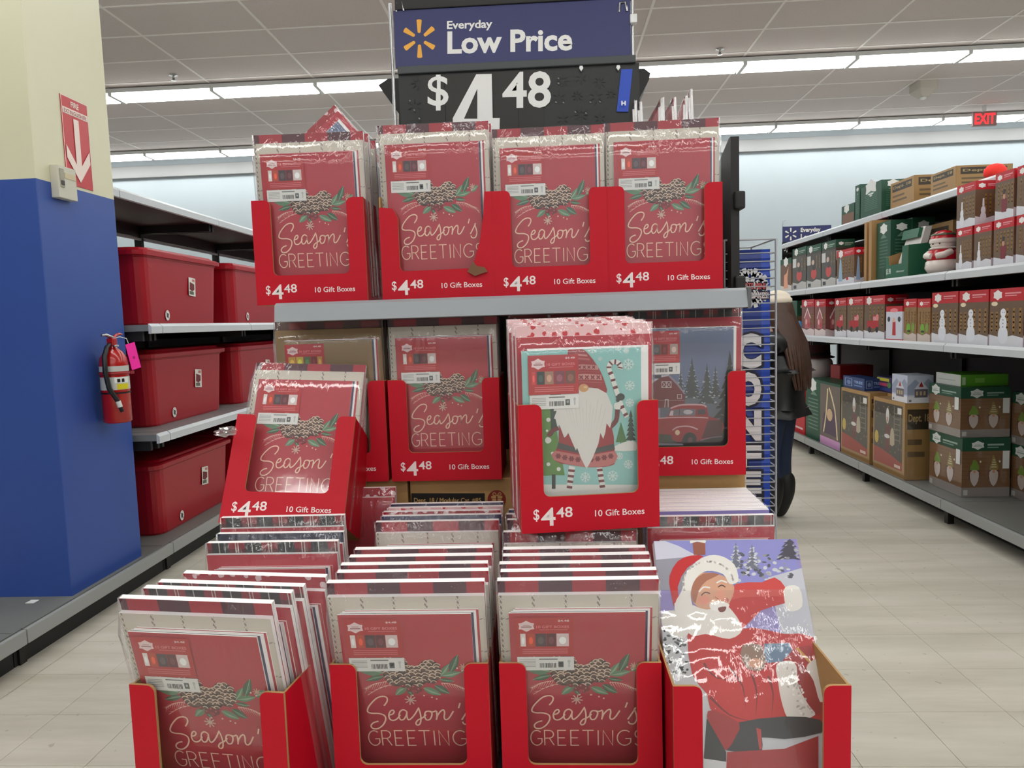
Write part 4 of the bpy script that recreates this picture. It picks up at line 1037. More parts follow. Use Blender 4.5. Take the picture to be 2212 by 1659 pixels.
A.poly([(330, 640), (400, 620), (440, 690), (380, 900), (340, 960)], c(30, 56, 48)); A.poly([(180, 660), (230, 610), (300, 590), (330, 640), (330, 690), (310, 700)], WB, 3); A.poly([(330, 560), (420, 530), (420, 570), (380, 630), (330, 620)], RD, 2)
A.stroke([(395, 895), (350, 915), (318, 955)], 30, DR, 3); A.ell(316, 985, 20, 24, WB)
A.stroke([(825, 760), (815, 840), (770, 890)], 34, DR, 3)
A.poly([(470, 1170), (515, 1180), (490, 1335), (452, 1335)], WB); A.poly([(672, 1185), (712, 1180), (738, 1330), (700, 1330)], WB)
A.hold = True
for i in range(4): y = 1195 + i * 40; A.poly([(468 - i * 4, y), (514 - i * 6, y + 6), (510 - i * 6, y + 24), (465 - i * 4, y + 18)], DR); A.poly([(674 + i * 6, y), (714 + i * 6, y - 4), (718 + i * 6, y + 14), (678 + i * 6, y + 18)], DR)
A.hold = False; A.next()
A.poly([(400, 880), (395, 1000), (360, 1130), (480, 1165), (600, 1180), (720, 1180), (802, 1160), (805, 1110), (800, 1010), (785, 900), (700, 800), (470, 800)], RD, 2)
A.poly([(392, 1000), (590, 1060), (800, 1010), (806, 1052), (600, 1092), (382, 1045)], c(60, 62, 66)); A.poly([(370, 1060), (590, 1100), (806, 1062), (806, 1150), (700, 1178), (560, 1178), (362, 1130)], c(196, 110, 110), 2)
A.hold = True
for i in range(9): flake(A, 392 + i * 48, 1100 + 28 * math.sin(PI * i / 8), 20, 12, c(128, 34, 46), 6, 0, False); A.hold = True
A.hold = False; A.next()
A.poly([(462, 300), (540, 290), (590, 330), (650, 400), (700, 480), (735, 570), (745, 640), (640, 600), (520, 600), (410, 640), (415, 590), (440, 520), (460, 500)], RD, 2)
for y0, y1, xa, xb, cc2 in ((352, 372, 462, 600, c(206, 130, 130)), (380, 400, 462, 618, c(190, 90, 96)), (430, 470, 462, 680, c(206, 140, 140)), (500, 545, 448, 705, c(210, 150, 148)), (480, 488, 462, 695, c(200, 110, 112)), (556, 564, 430, 715, c(206, 130, 130))):
    A.poly([(xa, y0 + 8), ((xa + xb) / 2, y0), (xb, y0 + 6), (xb + 6, y1), ((xa + xb) / 2, y1 - 6), (xa, y1 + 4)], cc2)
A.hold = True
for i in range(6): flake(A, 475 + i * 42, 524, 18, 10, c(140, 30, 44), 4, .78, False); A.hold = True; flake(A, 480 + i * 34, 450, 15, 8, c(140, 30, 44), 4, .78, False); A.hold = True
A.hold = False; A.next()
beard = [(420, 640), (500, 605), (590, 600), (680, 605), (745, 640), (790, 740), (780, 860), (770, 895), (745, 860), (735, 930), (720, 975), (700, 930), (685, 1010), (640, 1120), (598, 1195), (560, 1120), (530, 1040), (520, 1058), (490, 990), (465, 930), (450, 955), (435, 965), (415, 910), (400, 870), (385, 885), (372, 830), (360, 825), (380, 770), (358, 770), (365, 700)]
A.poly(beard, c(226, 222, 218)); A.hold = True
for i in range(12): x = 430 + i * 28; A.stroke([(x, 690 + (i % 3) * 30), (x * .8 + 118, 800 + (i % 4) * 20), (x * .6 + 236, 900 + (i % 3) * 30)], 3.5, c(204, 200, 198), 2, taper=True)
A.hold = False; A.next()
A.ell(578, 602, 36, 30, c(214, 160, 110), 16); A.ell(590, 596, 14, 9, c(236, 196, 150), 10)
pts = [(895, 815), (870, 770), (845, 710), (820, 630), (800, 570), (785, 520), (765, 470), (765, 435), (790, 412), (825, 415), (845, 440), (842, 465)]
A.stroke(pts, 34, WB, 3); sp_ = smooth_pts(pts, 3); A.hold = True
for i in range(1, len(sp_) - 2, 3): A.stroke([sp_[i], sp_[i + 1]], 34, DR, joints=False)
A.hold = False; A.next()
A.ell(848, 668, 30, 27, c(46, 50, 52), 14); A.ell(828, 690, 14, 16, c(46, 50, 52), 10); A.poly([(805, 712), (845, 718), (842, 758), (800, 752)], WB, 2)
obj('artwork', A.mesh(), GN, loc=(0, -.0004, 0))
# truck
A = Art(tracer(TRUCK.matrix_world, 1380, 670, 4.147, (-.135, .124, 0, .390)), eps=1.2e-5); A.l = 3
A.poly([(-260, 860), (-260, 690), (100, 640), (400, 800), (750, 720), (850, 560), (860, 1200), (-260, 1200)], c(96, 102, 118), 0)
r4 = random.Random(8)
def fir(x, y, hgt, wd, col, snow):
    for i in range(7):
        t = (i + 1) / 7; yy = y + hgt * t; ww = wd * t * .55
        A.poly([(x, y + hgt * (t - .28)), (x + ww, yy), (x + ww * .3, yy - hgt * .03), (x - ww * .3, yy - hgt * .02), (x - ww, yy)], col)
        A.hold = True
        for q in range(5): xx = x + r4.uniform(-ww, ww) * .85; A.ell(xx, yy - hgt * .05 + r4.uniform(-6, 6), r4.uniform(7, 15), r4.uniform(3, 7), snow, 6, r4.uniform(-.5, .5))
        A.hold = False; A.next()
for x, y, h_, w_ in ((475, 465, 330, 190), (610, 515, 330, 170), (375, 560, 240, 100), (685, 530, 250, 110)): fir(x, y, h_, w_, c(58, 68, 72), c(176, 182, 192))
fir(815, 440, 620, 330, c(28, 36, 38), c(120, 128, 134))
A.poly([(-260, 800), (80, 850), (190, 880), (190, 990), (-260, 990)], c(150, 150, 168))
A.poly([(90, 660), (200, 590), (270, 580), (350, 660), (410, 750), (410, 870), (-120, 880), (-120, 690)], c(112, 30, 44)); A.poly([(-130, 700), (90, 640), (200, 582), (270, 574), (262, 590), (195, 602), (100, 668), (-120, 715)], c(186, 190, 206))
A.poly([(270, 576), (350, 652), (414, 745), (404, 752), (340, 668), (262, 590)], c(150, 140, 158)); A.rect(145, 582, 200, 612, c(60, 50, 62))
A.hold = True
for xx in (205, 247): A.stroke([(xx, 640), (xx + 42, 640), (xx + 42, 692), (xx, 692)], 5, c(206, 198, 200), closed=True); A.stroke([(xx, 640), (xx + 42, 692)], 4, c(206, 198, 200)); A.stroke([(xx + 42, 640), (xx, 692)], 4, c(206, 198, 200))
A.stroke([(345, 755), (382, 755), (382, 790), (345, 790)], 5, c(206, 198, 200), closed=True); A.stroke([(232, 870), (236, 800), (262, 800), (262, 870)], 7, c(206, 198, 200)); A.stroke([(-100, 808), (405, 808)], 3, c(180, 150, 156)); A.rect(-60, 740, -10, 800, c(206, 198, 200))
A.hold = False; A.next()
TR, TD, TS = c(150, 22, 34), c(76, 12, 24), c(208, 170, 176)
A.poly([(-260, 1090), (860, 1060), (860, 1240), (-260, 1240)], c(30, 26, 34)); A.poly([(-200, 1190), (390, 1195), (400, 1210), (-200, 1215)], c(160, 158, 170))
A.poly([(250, 960), (285, 880), (380, 845), (560, 845), (610, 870), (625, 950), (745, 990), (745, 1100), (560, 1160), (480, 1170), (200, 1130), (-60, 1110), (-60, 1010), (60, 975)], TR, 2)
A.poly([(620, 985), (745, 985), (745, 1120), (560, 1150)], TD); A.poly([(270, 945), (290, 895), (380, 880), (512, 885), (505, 945)], c(112, 106, 116)); A.poly([(270, 945), (285, 900), (310, 900), (305, 945)], c(204, 200, 206)); A.ell(440, 912, 42, 20, c(190, 186, 194), 14)
A.stroke([(365, 885), (360, 945)], 5, TD); A.poly([(525, 890), (590, 885), (600, 930), (525, 935)], c(54, 46, 60))
A.stroke([(285, 878), (380, 848), (560, 847), (605, 868)], 14, TS, 3); A.stroke([(40, 980), (260, 962), (500, 958), (620, 965)], 10, TS, 2)
A.poly([(200, 1110), (100, 1110), (-60, 1100), (-60, 1160), (190, 1190), (340, 1190), (330, 1120)], c(52, 58, 46))
A.poly([(300, 1080), (350, 1045), (450, 1040), (530, 1070), (550, 1160), (500, 1170), (480, 1110), (420, 1090), (390, 1120), (380, 1180), (300, 1160)], TR, 2); A.stroke([(300, 1075), (350, 1045), (450, 1040), (528, 1068)], 12, TS, 3)
A.ell(455, 1150, 62, 56, c(22, 20, 24), 18); A.ell(460, 1160, 22, 24, c(96, 60, 66), 12); A.ell(345, 1095, 22, 24, c(226, 206, 170), 14); A.ell(0, 1090, 22, 24, c(226, 206, 170), 14)
A.stroke([(550, 1165), (650, 1140), (745, 1130)], 9, c(130, 110, 126), 2)
obj('artwork', A.mesh(), TRUCK, loc=(0, -.0004, 0))
# santa painting
A = Art(tracer(SAN.matrix_world, 1380, 1080, 2.865, (-.1465, .1465, .002, .5045)), eps=1.2e-5); A.l = 3
SK, SD, FUR, FS, SR, SDK = c(214, 160, 132), c(170, 108, 84), c(232, 226, 220), c(196, 188, 184), c(196, 26, 30), c(122, 16, 24)
A.poly([(60, 1000), (1200, 1000), (1200, 1900), (60, 1900)], c(206, 206, 212)); A.poly([(75, 220), (935, 185), (1000, 480), (500, 600), (100, 420)], c(142, 140, 204)); A.poly([(80, 215), (160, 240), (330, 330), (400, 360), (300, 400), (100, 400)], c(206, 204, 220), 2)
A.poly([(90, 370), (350, 350), (300, 560), (120, 560)], c(150, 148, 160)); A.poly([(60, 700), (300, 660), (330, 900), (340, 1100), (60, 1100)], c(200, 200, 206)); A.poly([(800, 480), (1100, 420), (1200, 900), (900, 900)], c(196, 196, 206))
for i in range(70):
    x, y = r4.uniform(560, 960), r4.uniform(330, 520); A.hold = True; A.ell(x, y, r4.uniform(8, 22), r4.uniform(5, 12), c(*[r4.choice(((90, 90, 100), (206, 206, 212), (150, 150, 160)))][0]), 7, r4.uniform(-.6, .6))
A.hold = False; A.next()
for x, y, h_ in ((600, 280, 150), (700, 290, 140)): fir(x, y, h_, 90, c(110, 112, 126), c(210, 210, 220))
fir(930, 190, 180, 150, c(70, 66, 80), c(180, 178, 190))
for i in range(70):
    A.hold = True; A.ell(r4.uniform(150, 300), r4.uniform(800, 1070), r4.uniform(6, 18), r4.uniform(5, 10), c(*r4.choice(((40, 46, 48), (90, 96, 96), (220, 220, 220)))), 7, r4.uniform(-.6, .6))
A.hold = False; A.next()
A.poly([(332, 262), (410, 262), (412, 340), (340, 340)], c(150, 82, 62)); A.poly([(318, 270), (322, 235), (365, 222), (410, 240), (410, 268), (360, 258)], FUR, 2)
A.poly([(190, 470), (240, 380), (320, 345), (400, 350), (300, 420), (240, 540), (260, 700), (230, 700), (195, 560)], SR, 2)
A.poly([(150, 700), (230, 690), (300, 780), (280, 860), (150, 800)], FUR, 2)
A.poly([(600, 520), (760, 510), (840, 480), (905, 540), (910, 620), (760, 680), (640, 800), (560, 780), (540, 640)], c(206, 66, 62), 2); A.poly([(560, 620), (760, 600), (900, 600), (900, 640), (740, 690), (640, 800), (580, 760)], SR, 2)
A.poly([(905, 540), (990, 540), (1010, 660), (930, 690), (900, 620)], FUR, 3)
A.poly([(300, 840), (360, 790), (500, 820), (700, 790), (900, 830), (1080, 850), (1150, 1100), (1130, 1400), (900, 1400), (500, 1370), (420, 1200), (330, 1080)], SR, 2)
A.poly([(330, 480), (400, 450), (520, 470), (590, 540), (560, 640), (520, 700), (420, 690), (340, 640), (320, 560)], SK, 3)
A.poly([(330, 520), (400, 455), (500, 460), (420, 500), (370, 560), (350, 640), (325, 600)], SD, 2)
A.ell(400, 620, 36, 28, c(224, 150, 130), 14); A.ell(505, 590, 30, 34, c(226, 156, 130), 14); A.ell(540, 620, 18, 14, c(200, 110, 96), 12)
A.stroke([(385, 592), (410, 572), (440, 580)], 7, c(90, 60, 52), 3); A.stroke([(490, 540), (512, 528), (535, 540)], 7, c(90, 60, 52), 3); A.stroke([(372, 570), (400, 540), (440, 545)], 9, FUR, 3); A.stroke([(480, 515), (510, 500), (545, 512)], 9, FUR, 3)
A.stroke([(470, 600), (500, 625), (480, 645)], 5, SD, 3)
A.poly([(220, 640), (300, 640), (420, 680), (520, 650), (580, 690), (640, 800), (560, 860), (420, 830), (330, 840), (250, 760)], FUR, 3); A.poly([(440, 640), (500, 625), (560, 650), (520, 690), (450, 680)], c(240, 236, 232), 3); A.poly([(490, 668), (540, 660), (530, 690), (500, 694)], c(120, 50, 46), 2)
A.poly([(265, 560), (300, 440), (400, 355), (500, 345), (590, 400), (615, 500), (560, 520), (520, 460), (420, 440), (350, 490), (320, 580), (330, 680), (270, 680), (225, 640)], FUR, 3)
A.hold = True
for i in range(60):
    t = r4.random(); a = R(200 - 190 * t); A.ell(430 + 155 * math.cos(a), 520 - 145 * math.sin(a) * .95, 9, 6, r4.choice((FS, c(244, 240, 236))), 6, r4.random() * 3)
A.hold = False; A.next()
A.poly([(775, 890), (930, 885), (950, 930), (890, 1000), (790, 1010), (770, 960)], c(104, 130, 160)); A.poly([(890, 990), (985, 910), (1060, 900), (1080, 980), (1000, 1040), (900, 1040)], c(170, 24, 32)); A.stroke([(975, 915), (1065, 1010)], 16, c(206, 150, 60))
A.poly([(640, 900), (760, 900), (780, 1040), (700, 1060), (640, 1000)], c(150, 120, 104), 2); A.ell(720, 1010, 46, 30, SK, 12)
A.poly([(420, 1200), (330, 1040), (380, 960), (560, 1010), (720, 1060), (850, 1060), (890, 1200), (900, 1340), (700, 1380), (520, 1330)], c(200, 30, 34), 3)
A.hold = True
for q in ([(560, 1040), (640, 1150), (660, 1300)], [(700, 1080), (730, 1200), (720, 1340)], [(400, 1010), (480, 1100), (640, 1120)], [(800, 1090), (830, 1200), (820, 1330)], [(440, 1220), (560, 1330), (700, 1370)]): A.stroke(q, 16, SDK, 3, taper=True)
A.hold = False; A.next()
A.poly([(960, 1020), (1040, 1040), (1120, 1200), (1125, 1320), (1080, 1320), (1000, 1200)], c(160, 20, 26), 2)
A.poly([(850, 1020), (930, 995), (975, 1030), (985, 1150), (1050, 1270), (1090, 1330), (990, 1365), (920, 1350), (880, 1240), (860, 1120)], FUR, 3); A.hold = True
for i in range(40): t = r4.random(); A.ell(910 + 130 * t + r4.uniform(-40, 40), 1040 + 290 * t, 10, 7, r4.choice((FS, c(246, 242, 238))), 6, r4.random() * 3)
A.hold = False; A.next()
A.poly([(1035, 1040), (1080, 990), (1130, 1010), (1160, 1200), (1120, 1250), (1080, 1120)], FUR, 3)
A.poly([(600, 1380), (900, 1340), (1120, 1360), (1130, 1440), (900, 1480), (760, 1470), (760, 1560), (540, 1550), (560, 1460)], c(48, 50, 54), 2); A.poly([(420, 1340), (460, 1300), (620, 1380), (600, 1460), (540, 1550), (470, 1480)], c(166, 30, 36), 2)
A.poly([(420, 1350), (540, 1560), (540, 1640), (400, 1620)], c(40, 44, 46)); A.poly([(400, 1600), (540, 1620), (540, 1800), (400, 1800)], c(216, 216, 220))
A.poly([(545, 1560), (900, 1540), (1110, 1460), (1110, 1900), (530, 1900)], c(170, 26, 34)); A.poly([(725, 1410), (755, 1420), (760, 1540), (745, 1545)], c(190, 60, 60))
obj('artwork', A.mesh(), SAN, loc=(0, -.0004, 0))
# wrinkled film over the santa pack: own shape, crumpled across its upper half
mb = MB(); rr_ = random.Random(4); nc, nr = 22, 34; vs = []
for i in range(nr):
    z = .002 + .40 * i / (nr - 1)
    for k in range(nc):
        x = -.149 + .298 * k / (nc - 1); am = .0006 + .0016 * max(0, min(1, (z - .16) / .08)) * (1 if z < .37 else .5)
        vs.append((x, -.0035 - rr_.random() * am * 1.6, z))
mb.add(vs, [(i * nc + k, i * nc + k + 1, (i + 1) * nc + k + 1, (i + 1) * nc + k) for i in range(nr - 1) for k in range(nc - 1)], 0, True)
mf2 = m_film.copy(); mf2.name = 'crumpled_film'
for n in mf2.node_tree.nodes:
    if n.type == 'BUMP': n.inputs['Distance'].default_value = .0035
    if n.type == 'BSDF_GLOSSY': n.inputs['Roughness'].default_value = .03
for n in mf2.node_tree.nodes:
    if n.type == 'MAP_RANGE' and abs(n.inputs[1].default_value - .30) < 1e-4: n.inputs[1].default_value = .17; n.inputs[2].default_value = .24; n.inputs[3].default_value = .15; n.inputs[4].default_value = .9
    if n.type == 'MAPPING': n.inputs['Rotation'].default_value = (0, -.7, 0); n.inputs['Scale'].default_value = (95, 60, 16)
mb.build('shrink_film', mf2, SAN)
# ---------------------------------------------------------------- wire side rack with the blue toy banner
wr_ = empty('wire_rack', (.60, 2.2, .40)); tag(wr_, 'grey wire rack on the right side of the display, blue banner behind it', 'wire rack')
m_wire = mat('wire_grey', c(176, 178, 184), .35, .2)
def wl(p): return (p[0] - .60, p[1] - 2.2, p[2] - .40)
xa, xb, ya, yb, za, zb = .525, .674, 2.185, 2.44, .48, 1.598
fr = MB()
for x in (xa, xb): fr.tube([wl((x, ya, za)), wl((x, ya, zb))], .0032, 6); fr.tube([wl((x, yb, za)), wl((x, yb, zb))], .0032, 6)
fr.tube([wl((xa, ya, zb)), wl((xb, ya, zb))], .0032, 6); fr.tube([wl((xb, ya, zb)), wl((xb, yb, zb))], .0032, 6); fr.tube([wl((xa, yb, zb)), wl((xb, yb, zb))], .0032, 6); fr.tube([wl((xa, ya, zb)), wl((xa, yb, zb))], .0032, 6)
fr.build('frame', m_wire, wr_)
z = za; wm = MB().tube([wl((xa, ya, 0)), wl((xb, ya, 0)), wl((xb, yb, 0))], .0019, 5).mesh('wire'); wm.materials.append(m_wire)
k = 0
while z < zb - .02:
    obj('wire', wm, wr_, loc=(0, 0, z)); z += .0245; k += 1
bn = empty('toy_banner', (.585, 2.205, .47)); tag(bn, 'tall blue cardboard toy banner reading CONFETTI behind the wires', 'banner')
mbn = MB(); yy = 0
rows_ = 84; hb = 1.10; vs = []
for i in range(rows_ + 1):
    z = hb * i / rows_; d = .003 * math.sin(2 * PI * z / .0245)
    vs += [(-.060, d, z), (.078, d, z), (.078, .05, z), (-.060, .05, z)]
fs = []
for i in range(rows_):
    for a, b_ in ((0, 1), (1, 2), (2, 3), (3, 0)): fs.append((i * 4 + a, i * 4 + b_, i * 4 + 4 + b_, i * 4 + 4 + a))
fs += [(3, 2, 1, 0), (rows_ * 4, rows_ * 4 + 1, rows_ * 4 + 2, rows_ * 4 + 3)]
bnp = NT('banner_blue', .4); X, Y, Z = bnp.sep(); bnp.col(bnp.mix(bnp.math('GREATER_THAN', X, .052), c(10, 44, 128), c(16, 66, 176))); mbn.add(vs, fs).build('board', bnp.m, bn)
A = Art(lambda x, y: (at(x, y, 1, 2.2).x - .585, at(x, y, 1, 2.2).z - .47), eps=1e-4); A.l = 2
NV = c(18, 16, 40); WT = c(222, 220, 222)
def letter(ch, x0, y0, x1, y1):
    A.text(ch, x0 - 5, y1 + 5, x1 + 6, y0 - 5, NV, .09); A.text(ch, x0, y1, x1, y0, WT, .06)
for ch, y0, y1 in (('C', 720, 796), ('O', 804, 877), ('N', 886, 952), ('F', 962, 1010), ('E', 1018, 1066), ('T', 1074, 1120)): letter(ch, 1588, y0, 1645, y1)
flake(A, 1620, 622, 44, 9, WT, 10); A.text('SHOOTS MINI', 1582, 628, 1655, 608, NV, .08); A.text('SNOWFLAKES!', 1578, 648, 1662, 628, NV, .08)
A.text('SHOOTS MINI', 1584, 625, 1653, 611, c(214, 90, 90), .03); A.text('SNOWFLAKES!', 1580, 645, 1660, 631, c(226, 206, 206), .03)
fx = A.mesh()
obj('printed_letters', fx, bn, loc=(0, -.004, 0))
o = MB().box(-.06, .09, 0, .22, 0, .02, b=.004).build('rack_tray', m_wire, wr_, loc=(0, -.02, .08 - .022))

# ---------------------------------------------------------------- shopper
def skin(name, joints, edges, radii, m, parent, levels=2, root=0):
    me = bpy.data.meshes.new(name); me.from_pydata(joints, edges, []); o = obj(name, me, parent, m)
    o.modifiers.new('skin', 'SKIN'); sv = me.skin_vertices
    if not sv:
        bm = bmesh.new(); bm.from_mesh(me); bm.verts.layers.skin.verify(); bm.to_mesh(me); bm.free(); sv = me.skin_vertices
    for i, r_ in enumerate(radii):
        sv[0].data[i].radius = r_ if isinstance(r_, tuple) else (r_, r_)
    sv[0].data[root].use_root = True
    s = o.modifiers.new('sub', 'SUBSURF'); s.levels = levels; s.render_levels = levels
    o.modifiers['skin'].use_smooth_shade = True
    return o
WX, WY = 1.50, 4.82
P = empty('person', (WX, WY, 0), (0, 0, R(48))); tag(P, 'person with long brown hair, black puffy jacket and blue jeans beyond the wire rack', 'person')
m_skin = mat('skin', c(206, 160, 134), .5); m_jack = mat('black_jacket', c(15, 15, 17), .45, bump=.6, nscale=18); m_jean = mat('blue_denim', c(26, 40, 66), .8, noise=.25, nscale=14); m_boot = mat('black_boot', c(12, 11, 12), .6, bump=.5, nscale=30); m_hair = mat('brown_hair', c(72, 46, 32), .45, noise=.35, nscale=30)
# local +y is the way she faces
J = [(0, 0, .80), (0, -.01, .92), (0, -.015, 1.06), (0, -.01, 1.18), (0, 0, 1.245), (0, .02, 1.31), (0, .03, 1.40),
     (-.16, -.01, 1.19), (-.21, .03, .98), (-.15, .22, .93), (-.11, .30, .97), (.16, -.01, 1.19), (.21, .03, .98), (.15, .22, .93), (.11, .30, .97),
     (-.085, 0, .74), (-.09, .02, .43), (-.09, -.01, .08), (-.09, .10, .03), (.085, 0, .74), (.09, .02, .43), (.09, -.01, .08), (.09, .10, .03)]
E_ = [(0, 1), (1, 2), (2, 3), (3, 4), (4, 5), (5, 6), (3, 7), (7, 8), (8, 9), (9, 10), (3, 11), (11, 12), (12, 13), (13, 14), (0, 15), (15, 16), (16, 17), (17, 18), (0, 19), (19, 20), (20, 21), (21, 22)]
RD_ = [(.13, .10), (.11, .09), (.12, .09), (.11, .085), .05, .048, .075, .06, .042, .035, .028, .06, .042, .035, .028, .082, .055, .036, .03, .082, .055, .036, .03]
skin('body', J, E_, RD_, m_skin, P)
skin('jeans', [J[0], J[15], (-.09, .02, .43), (-.09, 0, .20), J[19], (.09, .02, .43), (.09, 0, .20), (0, 0, .88)], [(0, 1), (1, 2), (2, 3), (0, 4), (4, 5), (5, 6), (0, 7)], [(.145, .12), .098, .068, .056, .098, .068, .056, (.13, .11)], m_jean, P)
skin('jacket', [(0, -.02, .86), (0, -.025, 1.0), (0, -.025, 1.12), (0, -.01, 1.2), (-.17, -.01, 1.19), (-.225, .02, .98), (-.16, .19, .93), (.17, -.01, 1.19), (.225, .02, .98), (.16, .19, .93), (0, -.02, .76), (0, 0, 1.26)],
     [(0, 1), (1, 2), (2, 3), (3, 4), (4, 5), (5, 6), (3, 7), (7, 8), (8, 9), (0, 10), (3, 11)], [(.17, .14), (.18, .155), (.18, .15), (.15, .12), .085, .075, .058, .085, .075, .058, (.16, .135), .07], m_jack, P)
for s_ in (-1, 1):
    skin('boot', [(s_ * .09, -.01, .33), (s_ * .09, -.015, .20), (s_ * .09, -.015, .09), (s_ * .09, .03, .045), (s_ * .095, .14, .04)], [(0, 1), (1, 2), (2, 3), (3, 4)], [.072, .064, .056, .05, .042], m_boot, P, root=2)
    hx, hy, hz = s_ * .11, .30, .97
    for q in range(4):
        ox = (q - 1.5) * .016
        skin('finger', [(hx - s_ * .01 + ox, hy + .005, hz), (hx + ox, hy + .055 + .008 * (1.5 - abs(q - 1.5)), hz + .005), (hx + ox, hy + .075, hz - .02), (hx + ox, hy + .065, hz - .04)], [(0, 1), (1, 2), (2, 3)], [.009, .0085, .0075, .006], m_skin, P, 1)
    skin('thumb', [(hx - s_ * .02, hy, hz + .01), (hx - s_ * .045, hy + .03, hz + .02), (hx - s_ * .04, hy + .055, hz + .015)], [(0, 1), (1, 2)], [.011, .009, .007], m_skin, P, 1)
# head detail
MB().loft([[(a * (.012 + .003 * k), .105 + .02 * (k == 1), 1.385 - .02 * k + b_) for a, b_ in ((-1, 0), (1, 0), (1, .012), (-1, .012))] for k in range(3)]).build('nose', m_skin, P)
for s_ in (-1, 1):
    MB().lathe([(0, -.008), (.009, 0), (0, .008)], 10, c0=(s_ * .03, .098, 1.405)).build('eye', mat('eye_white', c(230, 228, 224), .3), P)
    MB().lathe([(0, -.03), (.012, -.01), (.014, .01), (0, .03)], 8, c0=(s_ * .078, .03, 1.395)).build('ear', m_skin, P)
MB().box(-.022, .022, .096, .104, 1.352, 1.360, b=.002).build('mouth', mat('lip', c(170, 90, 90), .5), P)
# long hair falling down the back: lofted shell plus strands
rng_ = []
for z_, rx, ry, cy in ((1.49, .02, .02, .01), (1.48, .062, .066, .012), (1.44, .088, .094, .006), (1.38, .094, .096, -.008), (1.30, .098, .078, -.035), (1.20, .115, .062, -.085), (1.10, .118, .048, -.135), (1.00, .10, .035, -.155), (.92, .06, .02, -.16), (.88, .02, .01, -.16)):
    rng_.append([(rx * math.cos(2 * PI * q / 20) * (1 + .05 * math.sin(q * 2.6)), cy + ry * math.sin(2 * PI * q / 20) * (1 + .04 * math.cos(q * 3.1)), z_) for q in range(20)])
hr = MB().loft(rng_[::-1], smooth=True)
for q in range(46):
    a = PI + PI * q / 45; x = .125 * math.cos(a); r5 = r4.uniform(-.02, .02)
    hr.tube([(x * .5, .0 + .07 * math.sin(a), 1.45), (x * .8, -.03 + .085 * math.sin(a), 1.32), (x * 1.05, -.10 + .07 * math.sin(a), 1.18), (x * 1.0 + r5, -.14 + .04 * math.sin(a), 1.03), (x * .8 + r5, -.165 + .02 * math.sin(a), .88 + abs(r5))], [.008, .010, .011, .010, .003], 5)
hr.build('hair', m_hair, P)
ht = MB().lathe([(.090, 1.445), (.096, 1.452), (.094, 1.475), (.086, 1.478), (.078, 1.50), (.05, 1.52), (.02, 1.528), (0, 1.53)], 20, c0=(0, .008, 0)).build('knit_hat', mat('cream_knit', c(222, 210, 192), .9, bump=.8, nscale=90), P)

# ---------------------------------------------------------------- boxes on the right shelving
RED, GRN, KR = c(188, 22, 36), c(26, 74, 52), c(168, 130, 80)
def base_panel(A, band, bg, snow=None, bh=.22):
    A.rect(0, 0, 1, 1, bg)
    if snow: A.poly([(0, 0), (1, 0), (1, .16), (.7, .20), (.4, .15), (0, .2)], snow)
    A.rect(0, 1 - bh, 1, 1, band)
def lights(A, n, x0, x1, y0, y1, seed=1):
    r = random.Random(seed); A.hold = True
    for q in range(n):
        x = x0 + (x1 - x0) * (q + .5) / n; A.rect(x - .03, y0, x + .03, y1, c(150, 110, 50)); 
        for u in range(5): A.rect(x - .018, y0 + (y1 - y0) * u / 5 + .01, x + .018, y0 + (y1 - y0) * u / 5 + .04, r.choice((c(240, 206, 130), c(140, 92, 44), c(250, 230, 170))))
    A.hold = False; A.next()
def bl(A, band_ink=c(226, 150, 156), x=.24, y=.89):
    badge(A, x, y, .26, c(236, 230, 228)); A.hold = True; A.rect(.46, .90, .92, .925, band_ink); A.rect(.46, .865, .80, .88, band_ink); A.hold = False; A.next()
